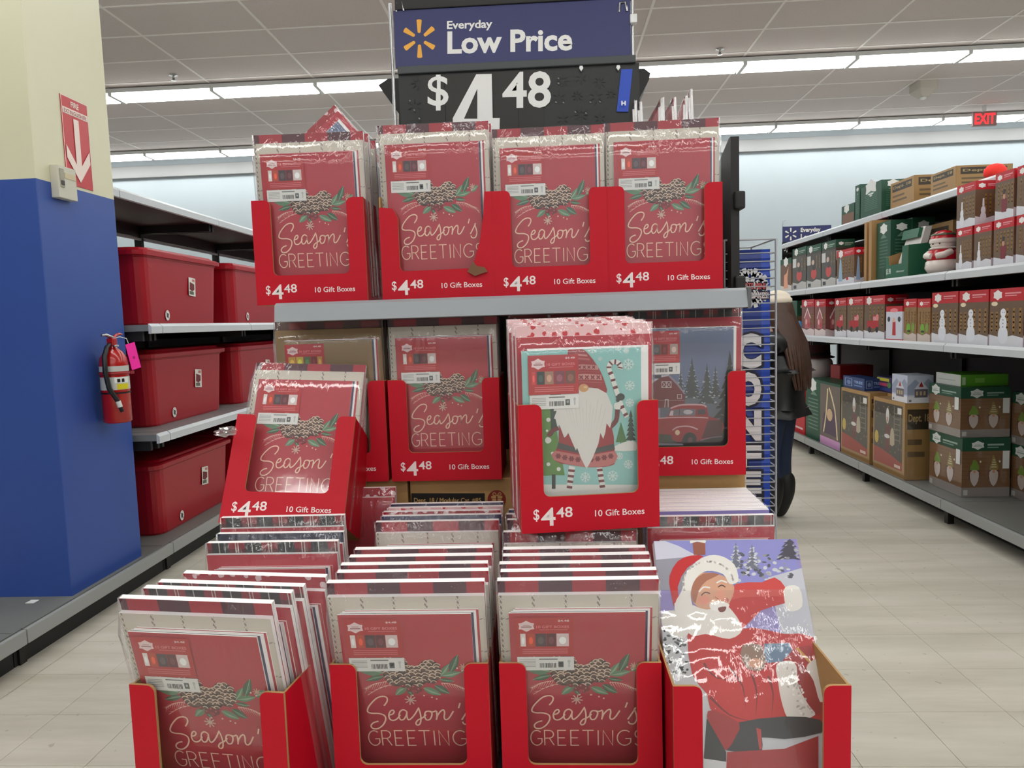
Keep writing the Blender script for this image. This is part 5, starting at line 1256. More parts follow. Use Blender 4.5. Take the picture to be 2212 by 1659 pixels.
def figure(kind, w_, h_, side=False):
    A = Art(lambda x, y: (x * w_, y * h_), eps=1.2e-4); A.asp = min(2, w_ / h_); SN = c(214, 214, 222); DKW = c(104, 80, 60)
    if kind == 'snowman':
        base_panel(A, RED, DKW, SN); lights(A, 3, .45, 1.0, .22, .66, 3); lights(A, 2, 0, .3, .25, .6, 4); bl(A)
        A.ell(.42, .2, .15, .16, c(220, 222, 232), 16); A.ell(.42, .40, .11, .13, c(226, 228, 236), 16); A.ell(.42, .58, .085, .075, c(232, 232, 240), 14)
        A.hold = True
        for yy in (.34, .40, .46): A.ell(.42, yy, .014, .012, c(30, 30, 34), 6)
        A.ell(.39, .59, .011, .01, c(30, 30, 34), 6); A.ell(.45, .59, .011, .01, c(30, 30, 34), 6); A.hold = False; A.next(); A.ell(.15, .74, .1, .04, c(230, 214, 180), 10)
    elif kind == 'snowman_small':
        base_panel(A, RED, DKW, SN, .2); lights(A, 4, .3, 1.0, .25, .7, 5); bl(A); A.ell(.3, .17, .12, .13, c(222, 222, 230), 14); A.ell(.3, .33, .09, .10, c(226, 226, 234), 14); A.poly([(.26, .43), (.34, .43), (.33, .60), (.27, .60)], c(232, 232, 236))
    elif kind == 'nutcracker_red':
        base_panel(A, RED, DKW, SN, .2); lights(A, 5, .1, 1.0, .3, .74, 6); bl(A); A.poly([(.38, .14), (.62, .14), (.66, .42), (.34, .42)], c(120, 30, 44)); A.ell(.5, .48, .07, .07, c(190, 140, 120), 10); A.rect(.45, .52, .55, .62, c(40, 24, 30))
    elif kind == 'truckbox':
        base_panel(A, RED, DKW, SN, .2); lights(A, 4, .2, 1.0, .3, .74, 7); bl(A); A.poly([(.15, .25), (.5, .25), (.72, .28), (.72, .42), (.6, .55), (.45, .55), (.4, .42), (.15, .42)], c(176, 26, 36)); A.rect(.46, .43, .62, .52, c(206, 150, 156)); A.ell(.28, .22, .08, .075, c(36, 34, 38), 12); A.ell(.64, .22, .07, .07, c(36, 34, 38), 12); A.ell(.66, .5, .07, .08, c(220, 130, 130), 8)
    elif kind == 'ginger':
        base_panel(A, RED, c(122, 70, 66), c(216, 200, 200), .2); bl(A, x=.3); lights(A, 3, .6, 1.0, .3, .62, 2); A.poly([(.25, .2), (.7, .2), (.7, .5), (.47, .72), (.25, .5)], c(170, 92, 96)); A.stroke([(.22, .48), (.47, .74), (.73, .48)], .05, c(226, 206, 206)); A.ell(.38, .38, .07, .08, c(230, 180, 176), 8); A.ell(.58, .3, .08, .08, c(190, 40, 50), 8)
    elif kind == 'santagreen':
        base_panel(A, RED, c(140, 104, 62), c(206, 190, 180), .2); bl(A, x=.3); lights(A, 4, .1, 1, .4, .72, 9); A.ell(.4, .3, .16, .13, c(110, 170, 50), 12); A.ell(.75, .33, .12, .12, c(120, 150, 60), 12); A.ell(.42, .24, .14, .03, c(60, 60, 30), 8)
    elif kind == 'whitebox':
        A.rect(0, 0, 1, 1, c(206, 208, 222)); A.rect(0, .84, 1, 1, RED); A.ell(.5, .88, .25, .06, c(230, 130, 140), 10); A.poly([(.4, .15), (.62, .15), (.6, .55), (.42, .55)], c(180, 30, 40)); A.ell(.5, .6, .08, .07, c(226, 180, 160), 10); A.ell(.18, .62, .09, .08, c(40, 44, 52), 10); A.ell(.82, .62, .09, .08, c(40, 44, 52), 10); A.rect(0, 0, 1, .04, RED)
    elif kind == 'window_green':
        base_panel(A, GRN, c(70, 58, 46), c(200, 196, 192), .17); bl(A, c(150, 170, 150), .28, .91); lights(A, 2, .6, 1, .45, .75, 11); A.rect(.02, .55, .28, .76, c(222, 220, 218))
        A.ell(.5, .34, .2, .13, c(208, 52, 40), 14); A.poly([(.42, .42), (.60, .42), (.58, .66), (.44, .66)], c(40, 30, 28)); A.ell(.45, .60, .10, .06, c(220, 190, 170), 10); A.rect(.08, .04, .3, .12, c(40, 40, 40))
    elif kind == 'window_deer':
        base_panel(A, GRN, c(110, 80, 60), c(214, 206, 200), .17); badge(A, .5, .9, .4, c(230, 230, 226)); A.poly([(.3, .1), (.7, .1), (.65, .4), (.75, .75), (.55, .55), (.35, .5)], c(226, 160, 130))
    elif kind == 'angel_red':
        base_panel(A, RED, DKW, SN, .2); bl(A); lights(A, 4, .3, 1.0, .3, .74, 8); A.poly([(.1, .1), (.35, .1), (.28, .7), (.2, .78)], c(150, 180, 206)); A.ell(.62, .16, .07, .05, RED, 8)
    elif kind == 'plain_green':
        A.rect(0, 0, 1, 1, GRN); badge(A, .5, .88, .5, c(224, 226, 222)); A.hold = True
        for q in range(9): A.rect(.2, .22 + q * .055, .8, .24 + q * .055, c(70, 110, 90))
        A.hold = False; A.next(); A.poly([(.28, .72), (.5, .80), (.72, .72)], c(96, 130, 112))
    elif kind == 'green_pic':
        A.rect(0, 0, 1, 1, GRN); badge(A, .4, .82, .4, c(224, 226, 222)); A.rect(.08, .05, .95, .55, c(120, 82, 60))
    elif kind == 'nativity':
        A.rect(0, 0, 1, 1, GRN); badge(A, .22, .9, .22, c(226, 228, 224)); A.rect(.45, 0, 1, .96, c(110, 96, 88)); A.hold = True
        for q in range(9): A.rect(.08, .18 + q * .06, .38, .20 + q * .06, c(96, 128, 110))
        A.hold = False; A.next(); A.poly([(.15, .74), (.25, .82), (.36, .74)], c(110, 140, 120)); A.poly([(.5, .2), (.95, .18), (.9, .55), (.72, .62), (.55, .5)], c(80, 60, 82)); A.stroke([(.55, .2), (.62, .5), (.66, .9)], .03, c(226, 206, 160), 2); A.stroke([(.7, .92), (.86, .6), (.93, .15)], .03, c(230, 210, 170), 2); A.ell(.72, .5, .08, .1, c(214, 180, 140), 10); A.rect(.45, 0, 1, .13, c(206, 150, 196))
    elif kind == 'kraftsanta':
        A.rect(0, 0, 1, 1, KR); A.rect(.03, .1, .93, .95, c(66, 58, 48)); A.hold = True
        r = random.Random(9)
        for q in range(60): A.ell(r.uniform(.06, .9), r.uniform(.3, .93), .02, .014, c(*r.choice(((90, 88, 70), (46, 52, 40), (120, 104, 80)))), 6)
        for q in range(6): A.rect(.68, .48 + q * .07, .86, .492 + q * .07, c(130, 120, 100))
        A.rect(.67, .45, .69, .93, c(130, 120, 100)); A.rect(.85, .45, .87, .93, c(130, 120, 100)); A.hold = False; A.next()
        A.poly([(.03, .1), (.93, .1), (.93, .2), (.6, .26), (.3, .30), (.03, .32)], c(160, 46, 30)); A.poly([(.4, .3), (.55, .3), (.56, .66), (.42, .66)], c(100, 28, 30)); A.ell(.47, .78, .05, .11, c(222, 220, 216), 12); A.ell(.47, .73, .03, .04, c(196, 150, 130), 8); A.ell(.46, .50, .09, .03, c(224, 222, 218), 8); A.poly([(.56, .4), (.7, .42), (.66, .62), (.58, .6)], c(190, 176, 150), 2); A.ell(.12, .45, .065, .09, c(206, 178, 60), 12)
        A.rect(.78, .84, .9, .92, c(226, 224, 220)); A.rect(.7, .12, .88, .16, c(224, 200, 190))
    elif kind == 'gnomes':
        A.rect(0, 0, 1, 1, c(126, 88, 54)); A.hold = True
        for q in range(7): A.rect(0, .30 + q * .07, 1, .305 + q * .07, c(100, 66, 40))
        A.hold = False; A.next(); A.rect(0, 0, 1, .16, c(146, 136, 132)); A.rect(0, .78, 1, 1, GRN); badge(A, .22 if not side else .32, .88, .26, c(214, 218, 214), c(150, 170, 160)); A.hold = True; A.rect(.42 if not side else .52, .87, .86, .90, c(150, 172, 160)); A.rect(.42 if not side else .52, .83, .75, .85, c(120, 150, 136)); A.hold = False; A.next()
        for gx_, s in ((.26, 1), (.66, 1.15)):
            A.poly([(gx_ - .11, .30), (gx_ + .11, .30), (gx_ + .10, .50), (gx_ - .10, .50)], c(110, 60, 44), 2); A.poly([(gx_ - .10, .46), (gx_ + .10, .46), (gx_ + .05, .60), (gx_ - .02, .72 if s > 1 else .64), (gx_ - .05, .58)], c(116, 150, 52) if s == 1 else c(150, 130, 60), 2)
            A.poly([(gx_ - .09, .42), (gx_, .46), (gx_ + .09, .42), (gx_ + .08, .28), (gx_, .18), (gx_ - .08, .28)], c(206, 192, 186), 2); A.ell(gx_, .43, .03, .025, c(206, 140, 110), 8); A.ell(gx_ + .12, .6, .02, .02, c(230, 226, 200), 6)
            if s > 1:
                for q in range(4): A.rect(gx_ - .06 + q * .012, .50 + q * .04, gx_ + .06 - q * .012, .515 + q * .04, c(222, 210, 180))
        A.rect(.03, .03, .12, .12, c(200, 196, 190))
    elif kind == 'house':
        A.rect(0, 0, 1, 1, c(190, 196, 214)); A.poly([(0, .6), (.3, .85), (.55, .65), (.8, .88), (1, .7), (1, .3), (0, .3)], c(150, 158, 182)); A.rect(0, 0, 1, .25, c(222, 222, 228)); A.poly([(.28, .2), (.78, .2), (.78, .55), (.28, .55)], c(104, 96, 104)); A.poly([(.26, .5), (.52, .82), (.82, .5)], c(206, 206, 218)); A.poly([(.44, .58), (.62, .58), (.53, .78)], c(160, 40, 40)); A.hold = True
        for q in (.33, .48, .62): A.rect(q, .28, q + .08, .42, c(190, 170, 130))
        A.hold = False; A.next(); A.rect(.06, .04, .16, .12, c(120, 120, 126))
    elif kind == 'bluebox':
        A.rect(0, 0, 1, 1, c(34, 56, 110)); A.stroke([(.1, .2), (.42, .2), (.42, .82), (.1, .82)], .03, c(150, 170, 206), closed=True); A.ell(.27, .5, .10, .2, c(110, 130, 180), 8); A.text('TREE', .52, .5, .92, .72, c(150, 180, 226)); A.rect(.52, .28, .9, .36, c(110, 140, 200))
    elif kind == 'yellowbox':
        A.rect(0, 0, 1, 1, c(58, 48, 88)); A.rect(0, .72, .8, .92, c(206, 196, 60)); A.rect(.05, .4, .7, .6, c(190, 70, 110)); A.rect(.1, .1, .9, .28, c(46, 70, 140)); A.ell(.8, .5, .12, .2, c(90, 150, 90), 8)
    elif kind == 'limebox':
        A.rect(0, 0, 1, 1, c(96, 168, 40) if side else c(214, 218, 214))
        if side: A.rect(.3, .3, .5, .7, c(140, 200, 90)); A.rect(.03, .12, .1, .8, c(190, 210, 180))
        else: A.rect(.1, .4, .8, .5, c(190, 196, 190))
    elif kind == 'carton':
        A.rect(0, 0, 1, 1, KR); A.rect(.08, .66, .9, .92, c(60, 48, 34)); A.text('Dept. 18', .12, .73, .86, .86, c(176, 150, 100), .02); A.hold = True; A.rect(.1, .46, .6, .53, c(106, 84, 56)); A.rect(.1, .3, .7, .37, c(106, 84, 56)); A.hold = False; A.next()
    elif kind == 'redtray':
        A.rect(0, 0, 1, 1, RED); A.rect(.15, .5, .85, .95, c(86, 84, 40)); A.text('$5', .1, .1, .4, .2, c(230, 200, 200)); A.rect(.5, .1, .9, .14, c(230, 200, 200))
    else: A.rect(0, 0, 1, 1, KR)
    return A.mesh('printed_' + kind)
AM = {}
sidekind = {'kraftsanta': 'carton', 'redtray': 'redside', 'snowman_small': 'snowman_small', 'nutcracker_red': 'nutcracker_red'}
BCOL = {'kraftsanta': KR, 'carton': KR, 'plain_green': GRN, 'green_pic': GRN, 'nativity': GRN, 'window_green': GRN, 'gnomes': GRN, 'limebox': c(96, 168, 40), 'house': c(200, 204, 216), 'bluebox': c(34, 56, 110), 'yellowbox': c(58, 48, 88)}
m_win = None
def shelf_box(a, b, ytop, zb, X, dep, kind, label, cat='boxed decoration', group=None, gap=.006, ztop=None, film=False, yaw=0):
    """a, b: photo columns of the far and near edge of its front on the plane x = X; stands on height zb"""
    ymid = (ytop + 700) / 2
    yf = at(a, ymid, 0, X).y; pn = at(b, ytop, 0, X); yn = pn.y; zt = ztop or pn.z
    w_ = yf - yn - gap; h_ = zt - zb
    key = (kind, round(w_, 3), round(h_, 3), round(dep, 3))
    col = BCOL.get(kind, RED)
    m = mat('box_%s' % kind, col, .4, coat=.15)
    body = MB().box(0, w_, 0, dep, 0, h_, b=.002).mesh('box_body'); body.materials.append(m)
    o = bpy.data.objects.new('decoration_box' if cat != 'carton' else 'carton', body)
    o.location = (X, yf - gap / 2, zb + .0008); o.rotation_euler = (0, 0, R(-90 + yaw)); link(o)
    tag(o, label, cat, group)
    obj('printed_front', figure(kind, w_, h_), o, loc=(0, -.0003, 0))
    sk = sidekind.get(kind, kind)
    if sk != 'redside':
        s = obj('printed_side', figure(sk, dep, h_, True), o, loc=(w_ + .0003, 0, 0), rot=(0, 0, R(90)))
    if film:
        fm = MB().box(-.003, w_ + .003, -.003, dep, .002, h_ * .8).mesh('clear_window'); fm.materials.append(mat('clear_plastic')) ; obj('clear_window', fm, o)
    return o
def clear():
    m = bpy.data.materials.new('clear_plastic'); m.use_nodes = True; nt = m.node_tree; nt.nodes.clear()
    out = nt.nodes.new('ShaderNodeOutputMaterial'); tr = nt.nodes.new('ShaderNodeBsdfTransparent'); gl = nt.nodes.new('ShaderNodeBsdfGlossy'); gl.inputs['Roughness'].default_value = .12
    mx = nt.nodes.new('ShaderNodeMixShader'); mx.inputs[0].default_value = .12
    nt.links.new(tr.outputs[0], mx.inputs[1]); nt.links.new(gl.outputs[0], mx.inputs[2]); nt.links.new(mx.outputs[0], out.inputs[0]); MATS['clear_plastic'] = m
clear()
# top shelf (height 2.14, edge plane 2.62)
T1 = 2.141; XT = 2.66
shelf_box(1817, 1846, 437, T1, XT, .16, 'green_pic', 'short green box, left end of the top shelf items')
shelf_box(1846, 1858, 398, T1, XT, .18, 'plain_green', 'narrow tall green box on top shelf beside the taller wide one')
shelf_box(1858, 1905, 388, T1, XT, .18, 'plain_green', 'widest tall green box on the top shelf')
shelf_box(1922, 1976, 378, T1, XT + .04, .36, 'carton', 'kraft carton on the top shelf nearest the tall green boxes', 'carton')
shelf_box(2008, 2066, 358, T1, XT + .04, .36, 'carton', 'larger kraft carton on the top shelf beside the red beanbag', 'carton')
p = at(2146, 366, 0, XT + .05)
o = MB().lathe([(0, -.045), (.04, -.04), (.06, -.015), (.06, .015), (.04, .04), (.015, .048), (0, .049)], 20).build('red_beanbag', mat('bright_red_cloth', c(255, 60, 50), .8, bump=.8, nscale=25), loc=(XT + .06, p.y, T1 + .047)); tag(o, 'bright red soft lump lying on the top shelf by the cartons', 'cushion')
# second shelf (height 1.60)
T2 = 1.6015; X2 = 2.50
shelf_box(1686, 1710, 556, T2, X2, .14, 'window_deer', 'green topped window box with pale deer at far end of second shelf')
for k, (a, b, yt) in enumerate(((1712, 1742, 531), (1743, 1774, 525), (1775, 1806, 517))):
    shelf_box(a, b, yt, T2, X2, .16, 'window_green', 'green topped window box with red ornament, %s of three on second shelf' % ('farthest', 'middle', 'nearest')[k], film=True)
shelf_box(1807, 1846, 534, T2, X2, .14, 'angel_red', 'red topped box with pale blue angel on second shelf')
for k, (a, b) in enumerate(((1866, 1873), (1876, 1884))): shelf_box(a, b, 480 + k * -4, T2, X2 + .02, .3, 'brown', 'thin brown board standing on edge, %s of two on second shelf' % ('farther', 'nearer')[k], 'board')
shelf_box(1893, 1925, 466, T2, X2 + .05, .16, 'plain_green', 'tall dark green box on second shelf behind the green tray', ztop=2.04)
shelf_box(1940, 1972, 462, T2, X2 + .20, .16, 'plain_green', 'tall dark green box at the back of second shelf', ztop=2.05)
# green tray with a film bag
ya_, yb_ = at(1912, 560, 0, X2).y, at(1962, 560, 0, X2).y
gt = empty('display_tray', (X2, ya_, T2 + .001), (0, 0, R(-90))); tag(gt, 'green $5.98 display tray on second shelf of the right aisle', 'display tray')
gw = ya_ - yb_; m_gt = mat('tray_green', c(30, 92, 64), .45)
MB().prism([(0, 0), (gw, 0), (gw, .22), (gw * .75, .22), (gw * .72, .10), (gw * .2, .10), (gw * .17, .16), (0, .16)], 0, .004, (0, 1, 1)).build('front_panel', [m_gt, m_kraft], gt)
q = MB().prism([(0, 0), (.26, 0), (.26, .24), (0, .22)], 0, .004, (0, 1, 1)).build('side_panel', [m_gt, m_kraft], gt, loc=(gw + .001, 0, 0), rot=(0, 0, R(90)))
q = MB().prism([(0, 0), (.26, 0), (.26, .24), (0, .16)], 0, .004, (1, 0, 1)).build('side_panel', [m_gt, m_kraft], gt, loc=(.004, 0, 0), rot=(0, 0, R(90)))
MB().box(0, gw, .26, .264, 0, .24).build('back_panel', m_gt, gt); MB().box(0, gw, 0, .26, 0, .004).build('tray_floor', m_kraft, gt)
A = Art(eps=2e-4); A.text('$5.98', .02, .03, .09, .075, c(210, 220, 210)); A.text('decor', gw * .5, .04, gw * .85, .055, c(190, 206, 196)); obj('printed_price', A.mesh(), gt)
bag = MB().loft([[(x * w_ + gw * .52 + s_, y_, z_) for x, y_ in ((-.5, -.015 + z_ * .22 + .06), (.5, -.015 + z_ * .22 + .06), (.5, .03 + z_ * .22 + .06), (-.5, .03 + z_ * .22 + .06))] for z_, w_, s_ in ((.006, gw * .6, 0), (.12, gw * .7, .0), (.26, gw * .68, .03), (.34, gw * .6, .05))]).build('bagged_item', [mat('bag_white', c(214, 210, 206), .3)], loc=(X2, ya_, T2 + .006), rot=(0, 0, R(-90))); tag(bag, 'white and green film wrapped bag leaning in the green tray', 'bag')
A = Art(lambda x, y: (x, y), eps=2e-4)
MB().loft([[(x * gw * .66 + gw * .55, y_, z_) for x, y_ in ((-.5, .02 + z_ * .22), (.5, .02 + z_ * .22), (.5, .105 + z_ * .22), (-.5, .105 + z_ * .22))] for z_ in (.27, .335)]).build('green_header', m_gt, bag)
# snowman figurine
pf = at(2030, 560, 0, X2 + .08)
sf = empty('snowman_figurine', (X2 + .10, pf.y, T2 + .001), (0, 0, R(-60))); tag(sf, 'ceramic snowman in red striped hat and scarf on second shelf', 'figurine')
mw_, mr_ = mat('ceramic_white', c(224, 214, 206), .25), mat('ceramic_red', c(178, 24, 36), .25)
MB().lathe([(0, 0), (.085, .005), (.105, .04), (.10, .08), (.075, .105)], 20).build('base', mw_, sf); MB().lathe([(.09, .085), (.098, .10), (.085, .15), (.06, .17)], 20).build('coat', mr_, sf)
MB().lathe([(.0, .15), (.06, .158), (.075, .19), (.07, .22), (.04, .24), (0, .245)], 20).build('head', mw_, sf); MB().lathe([(.078, .200), (.082, .212), (.078, .228)], 20).build('hat_brim', mw_, sf); MB().lathe([(.077, .225), (.07, .25), (.045, .275), (0, .288)], 20).build('hat', mr_, sf); MB().lathe([(.072, .248), (.073, .253), (.062, .262)], 20).build('hat_band', mat('ceramic_green', c(70, 80, 60), .3), sf)
MB().lathe([(.07, .158), (.085, .165), (.07, .175)], 20).build('scarf', mw_, sf)
for s_ in (-1, 1): MB().tube([(s_ * .07, -.03, .14), (s_ * .06, -.08, .12), (s_ * .015, -.095, .115)], [.022, .022, .02], 8).build('arm', mw_, sf)
for z_ in (.195,): 
    for s_ in (-1, 1): MB().lathe([(0, -.006), (.006, 0), (0, .006)], 8, c0=(s_ * .022, -.073, z_)).build('eye', m_bk, sf)
# stack of red snowman / nutcracker boxes
zl = at(2106, 495, 0, X2).z
lo = ((2064, 2101, 'snowman_small', 'first'), (2102, 2143, 'snowman_small', 'second'), (2144, 2191, 'nutcracker_red', 'third'), (2192, 2245, 'nutcracker_red', 'fourth'))
zt_lo = T2 + .252
for a, b, kd, nn_ in lo: shelf_box(a, b, 500, T2, X2, .15, kd, 'red boxed figure in lower layer of the stack on second shelf, %s from the left' % nn_, ztop=zt_lo)
for a, b, kd, nn_ in ((2064, 2108, 'snowman_small', 'left'), (2146, 2191, 'nutcracker_red', 'middle'), (2192, 2245, 'nutcracker_red', 'right')): shelf_box(a, b, 420, zt_lo + .001, X2, .15, kd, 'red boxed figure in the upper layer of the second shelf stack, %s one' % nn_, ztop=zt_lo + .255)
shelf_box(1975, 2060, 440, T2, X2 + .30, .25, 'carton', 'kraft carton at the back of second shelf behind the snowman figurine', 'carton', ztop=T2 + .38)
# third shelf (height 1.155)
T3 = 1.1565; X3 = 2.50
shelf_box(1690, 1722, 650, T3, X3, .16, 'green_pic', 'dark green box at far end of third shelf beside the shopper')
for k, (a, b) in enumerate(((1732, 1759), (1760, 1784))): shelf_box(a, b, 646, T3, X3, .17, 'ginger', 'red gingerbread house box, %s one on third shelf' % ('farther', 'nearer')[k])
for k, (a, b) in enumerate(((1803, 1829), (1830, 1866), (1867, 1912))): shelf_box(a, b, (643, 640, 637)[k], T3, X3, .17, 'truckbox', 'red box with red truck picture, %s of three on third shelf' % ('farthest', 'middle', 'nearest')[k])
shelf_box(1914, 1950, 661, T3, X3 - .01, .12, 'whitebox', 'small white and red figure box on third shelf')
for k, (a, b) in enumerate(((1952, 1981), (1982, 2011))): shelf_box(a, b, 645, T3, X3, .16, 'santagreen', 'red topped box with green ornament, %s on third shelf' % ('farther', 'nearer')[k])
for k, (a, b, yt) in enumerate(((2013, 2071, 629), (2072, 2137, 625), (2138, 2214, 620), (2215, 2300, 616))): shelf_box(a, b, yt, T3, X3, .18, 'snowman', 'large red box with tall snowman picture, %s on third shelf' % ('first', 'second', 'third', 'fourth, cut by the frame')[k])
# bottom deck (height .15)
T4 = .1515; X4 = 2.53
shelf_box(1697, 1739, 838, T4, X4, .13, 'redtray', 'red cardboard tray at the far end of the right base deck')
shelf_box(1741, 1816, 832, T4, X4, .22, 'nativity', 'green nativity box on the right base deck')
k1 = shelf_box(1818, 1880, 850, T4, X4, .15, 'kraftsanta', 'kraft santa window box, farther one on the right base deck', film=True)
k2 = shelf_box(1888, 1956, 872, T4, X4, .20, 'kraftsanta', 'kraft santa window box, nearer one under the white house box', film=True)
zk2 = k2.location.z + max(v.co.z for v in k2.data.vertices); zk1 = k1.location.z + max(v.co.z for v in k1.data.vertices)
shelf_box(1822, 1868, 816, zk1 + .001, X4 + .02, .14, 'bluebox', 'dark blue box lying on top of the farther kraft santa box', ztop=zk1 + .10)
zb2 = zk1 - .03
yb3 = MB().box(0, .26, 0, .24, 0, .12, b=.003).build('decoration_box', mat('box_yellowbox', BCOL['yellowbox'], .4), loc=(X4 + .14, 6.02, zk1 + .001), rot=(0, 0, R(-90))); tag(yb3, 'purple and yellow patterned box behind the kraft santa boxes', 'boxed decoration')
obj('printed_front', figure('yellowbox', .26, .12), yb3, loc=(0, -.0003, 0)); obj('printed_side', figure('yellowbox', .24, .12, True), yb3, loc=(.2603, 0, 0), rot=(0, 0, R(90)))
o = MB().box(0, .30, 0, .24, 0, zk1 - T4 - .001, b=.003).build('carton', m_kraft, loc=(X4 + .135, 6.04, T4), rot=(0, 0, R(-90))); tag(o, 'kraft carton under the purple and yellow box', 'carton')
shelf_box(1928, 1961, 812, zk2 + .001, X4 + .01, .18, 'house', 'white box with snowy house picture on the nearer kraft santa box')
# gnome sets set back on the deck
def deck_box(x0, y0, w_, dep, z0, h_, kind, label, yaw=0, tagcard=True, group=None):
    body = MB().box(0, w_, 0, dep, 0, h_, b=.002).mesh('box_body'); body.materials.append(mat('box_%s' % kind, BCOL.get(kind, RED), .4, coat=.15))
    o = bpy.data.objects.new('decoration_box', body); o.location = (x0, y0, z0); o.rotation_euler = (0, 0, R(-90 + yaw)); link(o); tag(o, label, 'boxed decoration', group)
    obj('printed_front', figure(kind, w_, h_), o, loc=(0, -.0003, 0)); obj('printed_side', figure(kind, dep, h_, True), o, loc=(w_ + .0003, 0, 0), rot=(0, 0, R(90)))
    if kind == 'gnomes':
        fm = MB().box(-.004, w_ + .004, -.004, dep, .002, h_ * .78).mesh('clear_window'); fm.materials.append(MATS['clear_plastic']); obj('clear_window', fm, o)
        if tagcard: MB().box(w_ - .06, w_ - .015, -.007, -.005, h_ * .55, h_ * .80).build('hang_card', mat('paper_white'), o); MB().box(w_ + .005, w_ + .007, dep - .05, dep - .01, h_ * .48, h_ * .78).build('hang_card', mat('paper_white'), o)
    return o
deck_box(2.65, 5.15, .40, .30, T4, .385, 'gnomes', 'green topped clear gnome box, lower front left of the gnome stacks')
deck_box(2.645, 5.16, .39, .31, T4 + .387, .325, 'gnomes', 'green topped clear gnome box, upper left under the lime box')
deck_box(2.965, 4.76, .40, .28, T4, .345, 'gnomes', 'green topped clear gnome box, lower right stack near frame edge')
deck_box(2.965, 4.77, .40, .28, T4 + .347, .335, 'gnomes', 'green topped clear gnome box, upper right stack near frame edge')
deck_box(2.68, 5.14, .30, .30, T4 + .387 + .326, .075, 'limebox', 'flat lime green and white box on top of the gnome stack', tagcard=False)
# silver tree
stv = empty('tinsel_tree', (2.80, 5.43, T4)); tag(stv, 'small frosted white tree between kraft santa box and gnome boxes', 'tree')
tr_ = MB(); r6 = random.Random(3); tr_.tube([(0, 0, 0), (0, 0, .52)], .012, 6); tr_.build('trunk', mat('twig_brown', c(90, 76, 66), .8), stv)
br = MB()
for q in range(70):
    z_ = .06 + .46 * q / 70; a = q * 2.4; L = .11 * (1 - z_ / .62) + .02
    e = (L * math.cos(a), L * math.sin(a), z_ + .02); br.tube([(0, 0, z_), (e[0] * .6, e[1] * .6, z_ - .01), e], [.006, .010, .004], 5)
    for u in range(3): f = .5 + u * .2; br.tube([(e[0] * f, e[1] * f, z_), (e[0] * f + r6.uniform(-.025, .025), e[1] * f + r6.uniform(-.025, .025), z_ + .025)], [.007, .003], 4)
o = br.build('frosted_branches', mat('frost', c(196, 196, 192), .7), stv)
# plush snowman and red box near the shopper
sn = empty('plush_snowman', (2.87, 7.86, T4 + .001), (0, 0, R(-70))); tag(sn, 'plush snowman with dark top hat and poinsettia on the base deck', 'plush toy')
mp_ = mat('plush_white', c(214, 210, 208), .95, bump=.6, nscale=60)
MB().lathe([(0, 0), (.16, .01), (.19, .12), (.17, .32), (.12, .52)], 18).build('body', mp_, sn); MB().lathe([(.0, .50), (.12, .53), (.155, .62), (.14, .71), (.08, .77), (0, .78)], 18).build('head', mp_, sn)
MB().lathe([(.16, .74), (.165, .75), (.12, .765), (.115, .90), (.13, .915), (0, .92)], 18).build('hat', mat('maroon_felt', c(60, 18, 24), .9), sn); MB().lathe([(.12, .768), (.123, .79), (.118, .80)], 18).build('hat_band', mat('dark_felt', c(24, 18, 18), .9), sn)
fw = MB()
for q in range(9):
    a = 2 * PI * q / 9; fw.loft([[(0.0 + math.cos(a) * r_ + px_ * math.sin(a), -.19 - .01 * q % 2, .46 + math.sin(a) * r_ - px_ * math.cos(a)) for px_ in (-w9, w9)] + [(math.cos(a) * r_, -.175, .46 + math.sin(a) * r_)] for r_, w9 in ((.01, .01), (.05, .03), (.11, .002))])
fw.build('poinsettia', mat('flower_red', c(220, 44, 32), .6), sn)
MB().tube([(-.12, -.06, .5), (0, -.15, .48), (.12, -.06, .5)], .035, 8).build('scarf', mat('scarf_teal', c(60, 90, 84), .9), sn)
for s_ in (-1, 1): MB().lathe([(0, -.01), (.012, 0), (0, .01)], 8, c0=(s_ * .05, -.142, .66)).build('eye', m_bk, sn)
MB().tube([(0, -.145, .62), (0, -.21, .615)], [.014, .003], 8).build('nose', mat('carrot', c(214, 120, 40), .6), sn)
MB().tube([(.13, -.05, .44), (.10, -.17, .36), (.02, -.2, .33)], [.05, .045, .04], 8).build('arm', mp_, sn); MB().tube([(-.13, -.05, .44), (-.10, -.17, .40), (-.02, -.2, .38)], [.05, .045, .04], 8).build('arm', mp_, sn)
pz = at(1800, 810, 0, 2.85); o = MB().box(-.16, .16, -.12, .12, 0, .70, b=.01).build('decoration_box', mat('deep_red_box', c(150, 20, 26), .5), loc=(2.98, 7.28, T4)); tag(o, 'tall plain red box behind the plush snowman', 'boxed decoration')
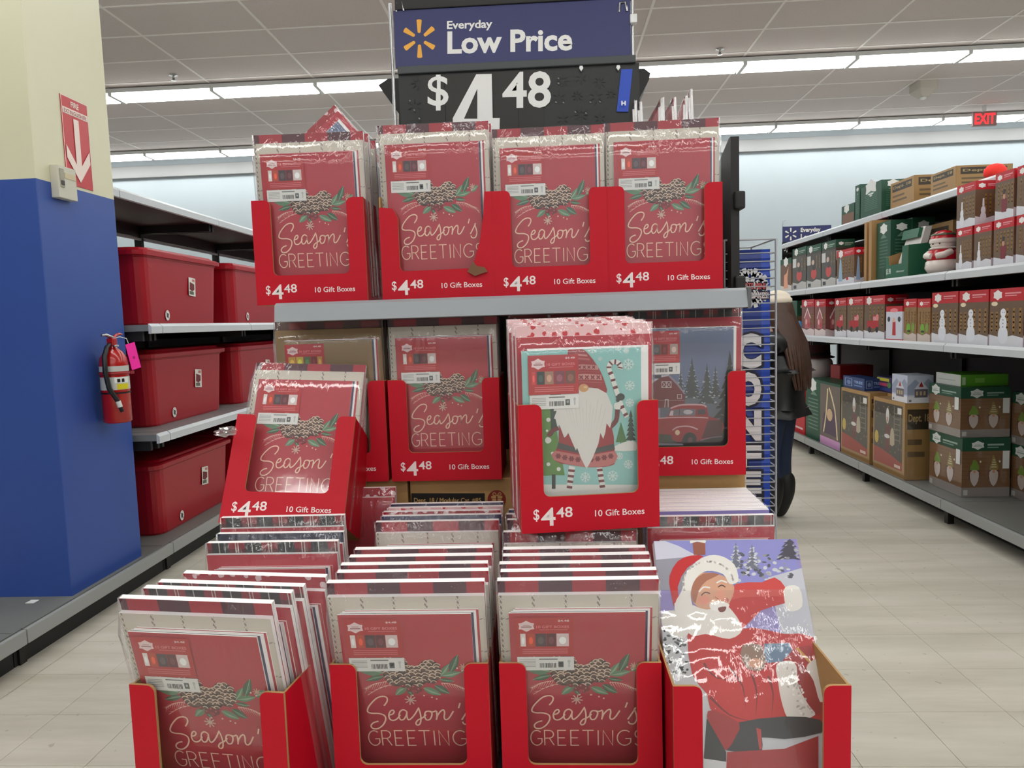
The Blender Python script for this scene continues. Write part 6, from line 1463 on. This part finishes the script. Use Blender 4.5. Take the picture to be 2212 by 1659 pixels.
p = at(1727, 700, 0, 2.5); o = MB().lathe([(0, 0), (.035, .01), (.05, .05), (.04, .10), (.02, .13), (.0, .14)], 14).tube([(0, 0, .05), (.05, -.05, .11)], [.02, .01], 6).build('blue_ornament', mat('pale_blue', c(80, 150, 206), .4), loc=(2.50, p.y, T3 + .001)); tag(o, 'small light blue figure on third shelf beside the shopper\'s hair', 'ornament')
# second blue price sign at the far end
p = at(1690, 490, 1, 8.45)
s2g = empty('price_sign', (p.x, 8.45, 1.55)); tag(s2g, 'distant blue Everyday price sign beyond the right shelving run', 'price sign')
pb = at(1780, 520, 1, 8.45); zA = p.z - 1.55; zB = pb.z - 1.55; ww = at(1795, 490, 1, 8.45).x - p.x
MB().box(0, ww, -.01, 0, zB, zA).build('header_board', mat('sign_navy'), s2g); MB().box(0, ww, 0, .01, 0, zB).build('price_board', mat('sign_black'), s2g)
A = Art(eps=5e-4); spark(A, .09, (zA + zB) / 2, .07, WHITE); A.text('Everyday', .20, zB + .09, .42, zA - .02, WHITE, .03); A.text('Low Price', .20, zB + .01, .5, zB + .085, WHITE, .03); obj('printed_heading', A.mesh(), s2g, loc=(0, -.012, 0))
A = Art(eps=5e-4)
for q in range(6): spark(A, .05 + .09 * (q % 3), zB - .08 - .14 * (q // 3), .035, WHITE)
obj('spark_pattern', A.mesh(), s2g, loc=(0, -.001, 0))
MB().tube([(0, -.01, zA), (0, -.01, zA + .06), (.03, -.01, zA + .07)], .004, 6).build('hook', m_chrome, s2g); MB().box(ww * .5 - .02, ww * .5 + .02, .012, .04, -1.55, .3).build('stand_post', m_black, s2g)
# film scraps at the left of the tray stack
for (px, py, Y, nm) in ((700, 702, 2.0, 'crumpled clear film tuft on the left shelf edge above the kraft tray'), (488, 932, 1.72, 'crumpled clear film tuft beside the tilted tray')):
    p = at(px, py, 1, Y); bm = bmesh.new(); bmesh.ops.create_icosphere(bm, subdivisions=3, radius=.028); rs = random.Random(px)
    for v in bm.verts: v.co *= rs.uniform(.6, 1.15); v.co.z *= .45
    me = bpy.data.meshes.new('film_scrap'); bm.to_mesh(me); bm.free(); me.materials.append(m_film)
    o = obj('film_scrap', me, loc=p); tag(o, nm, 'plastic film')
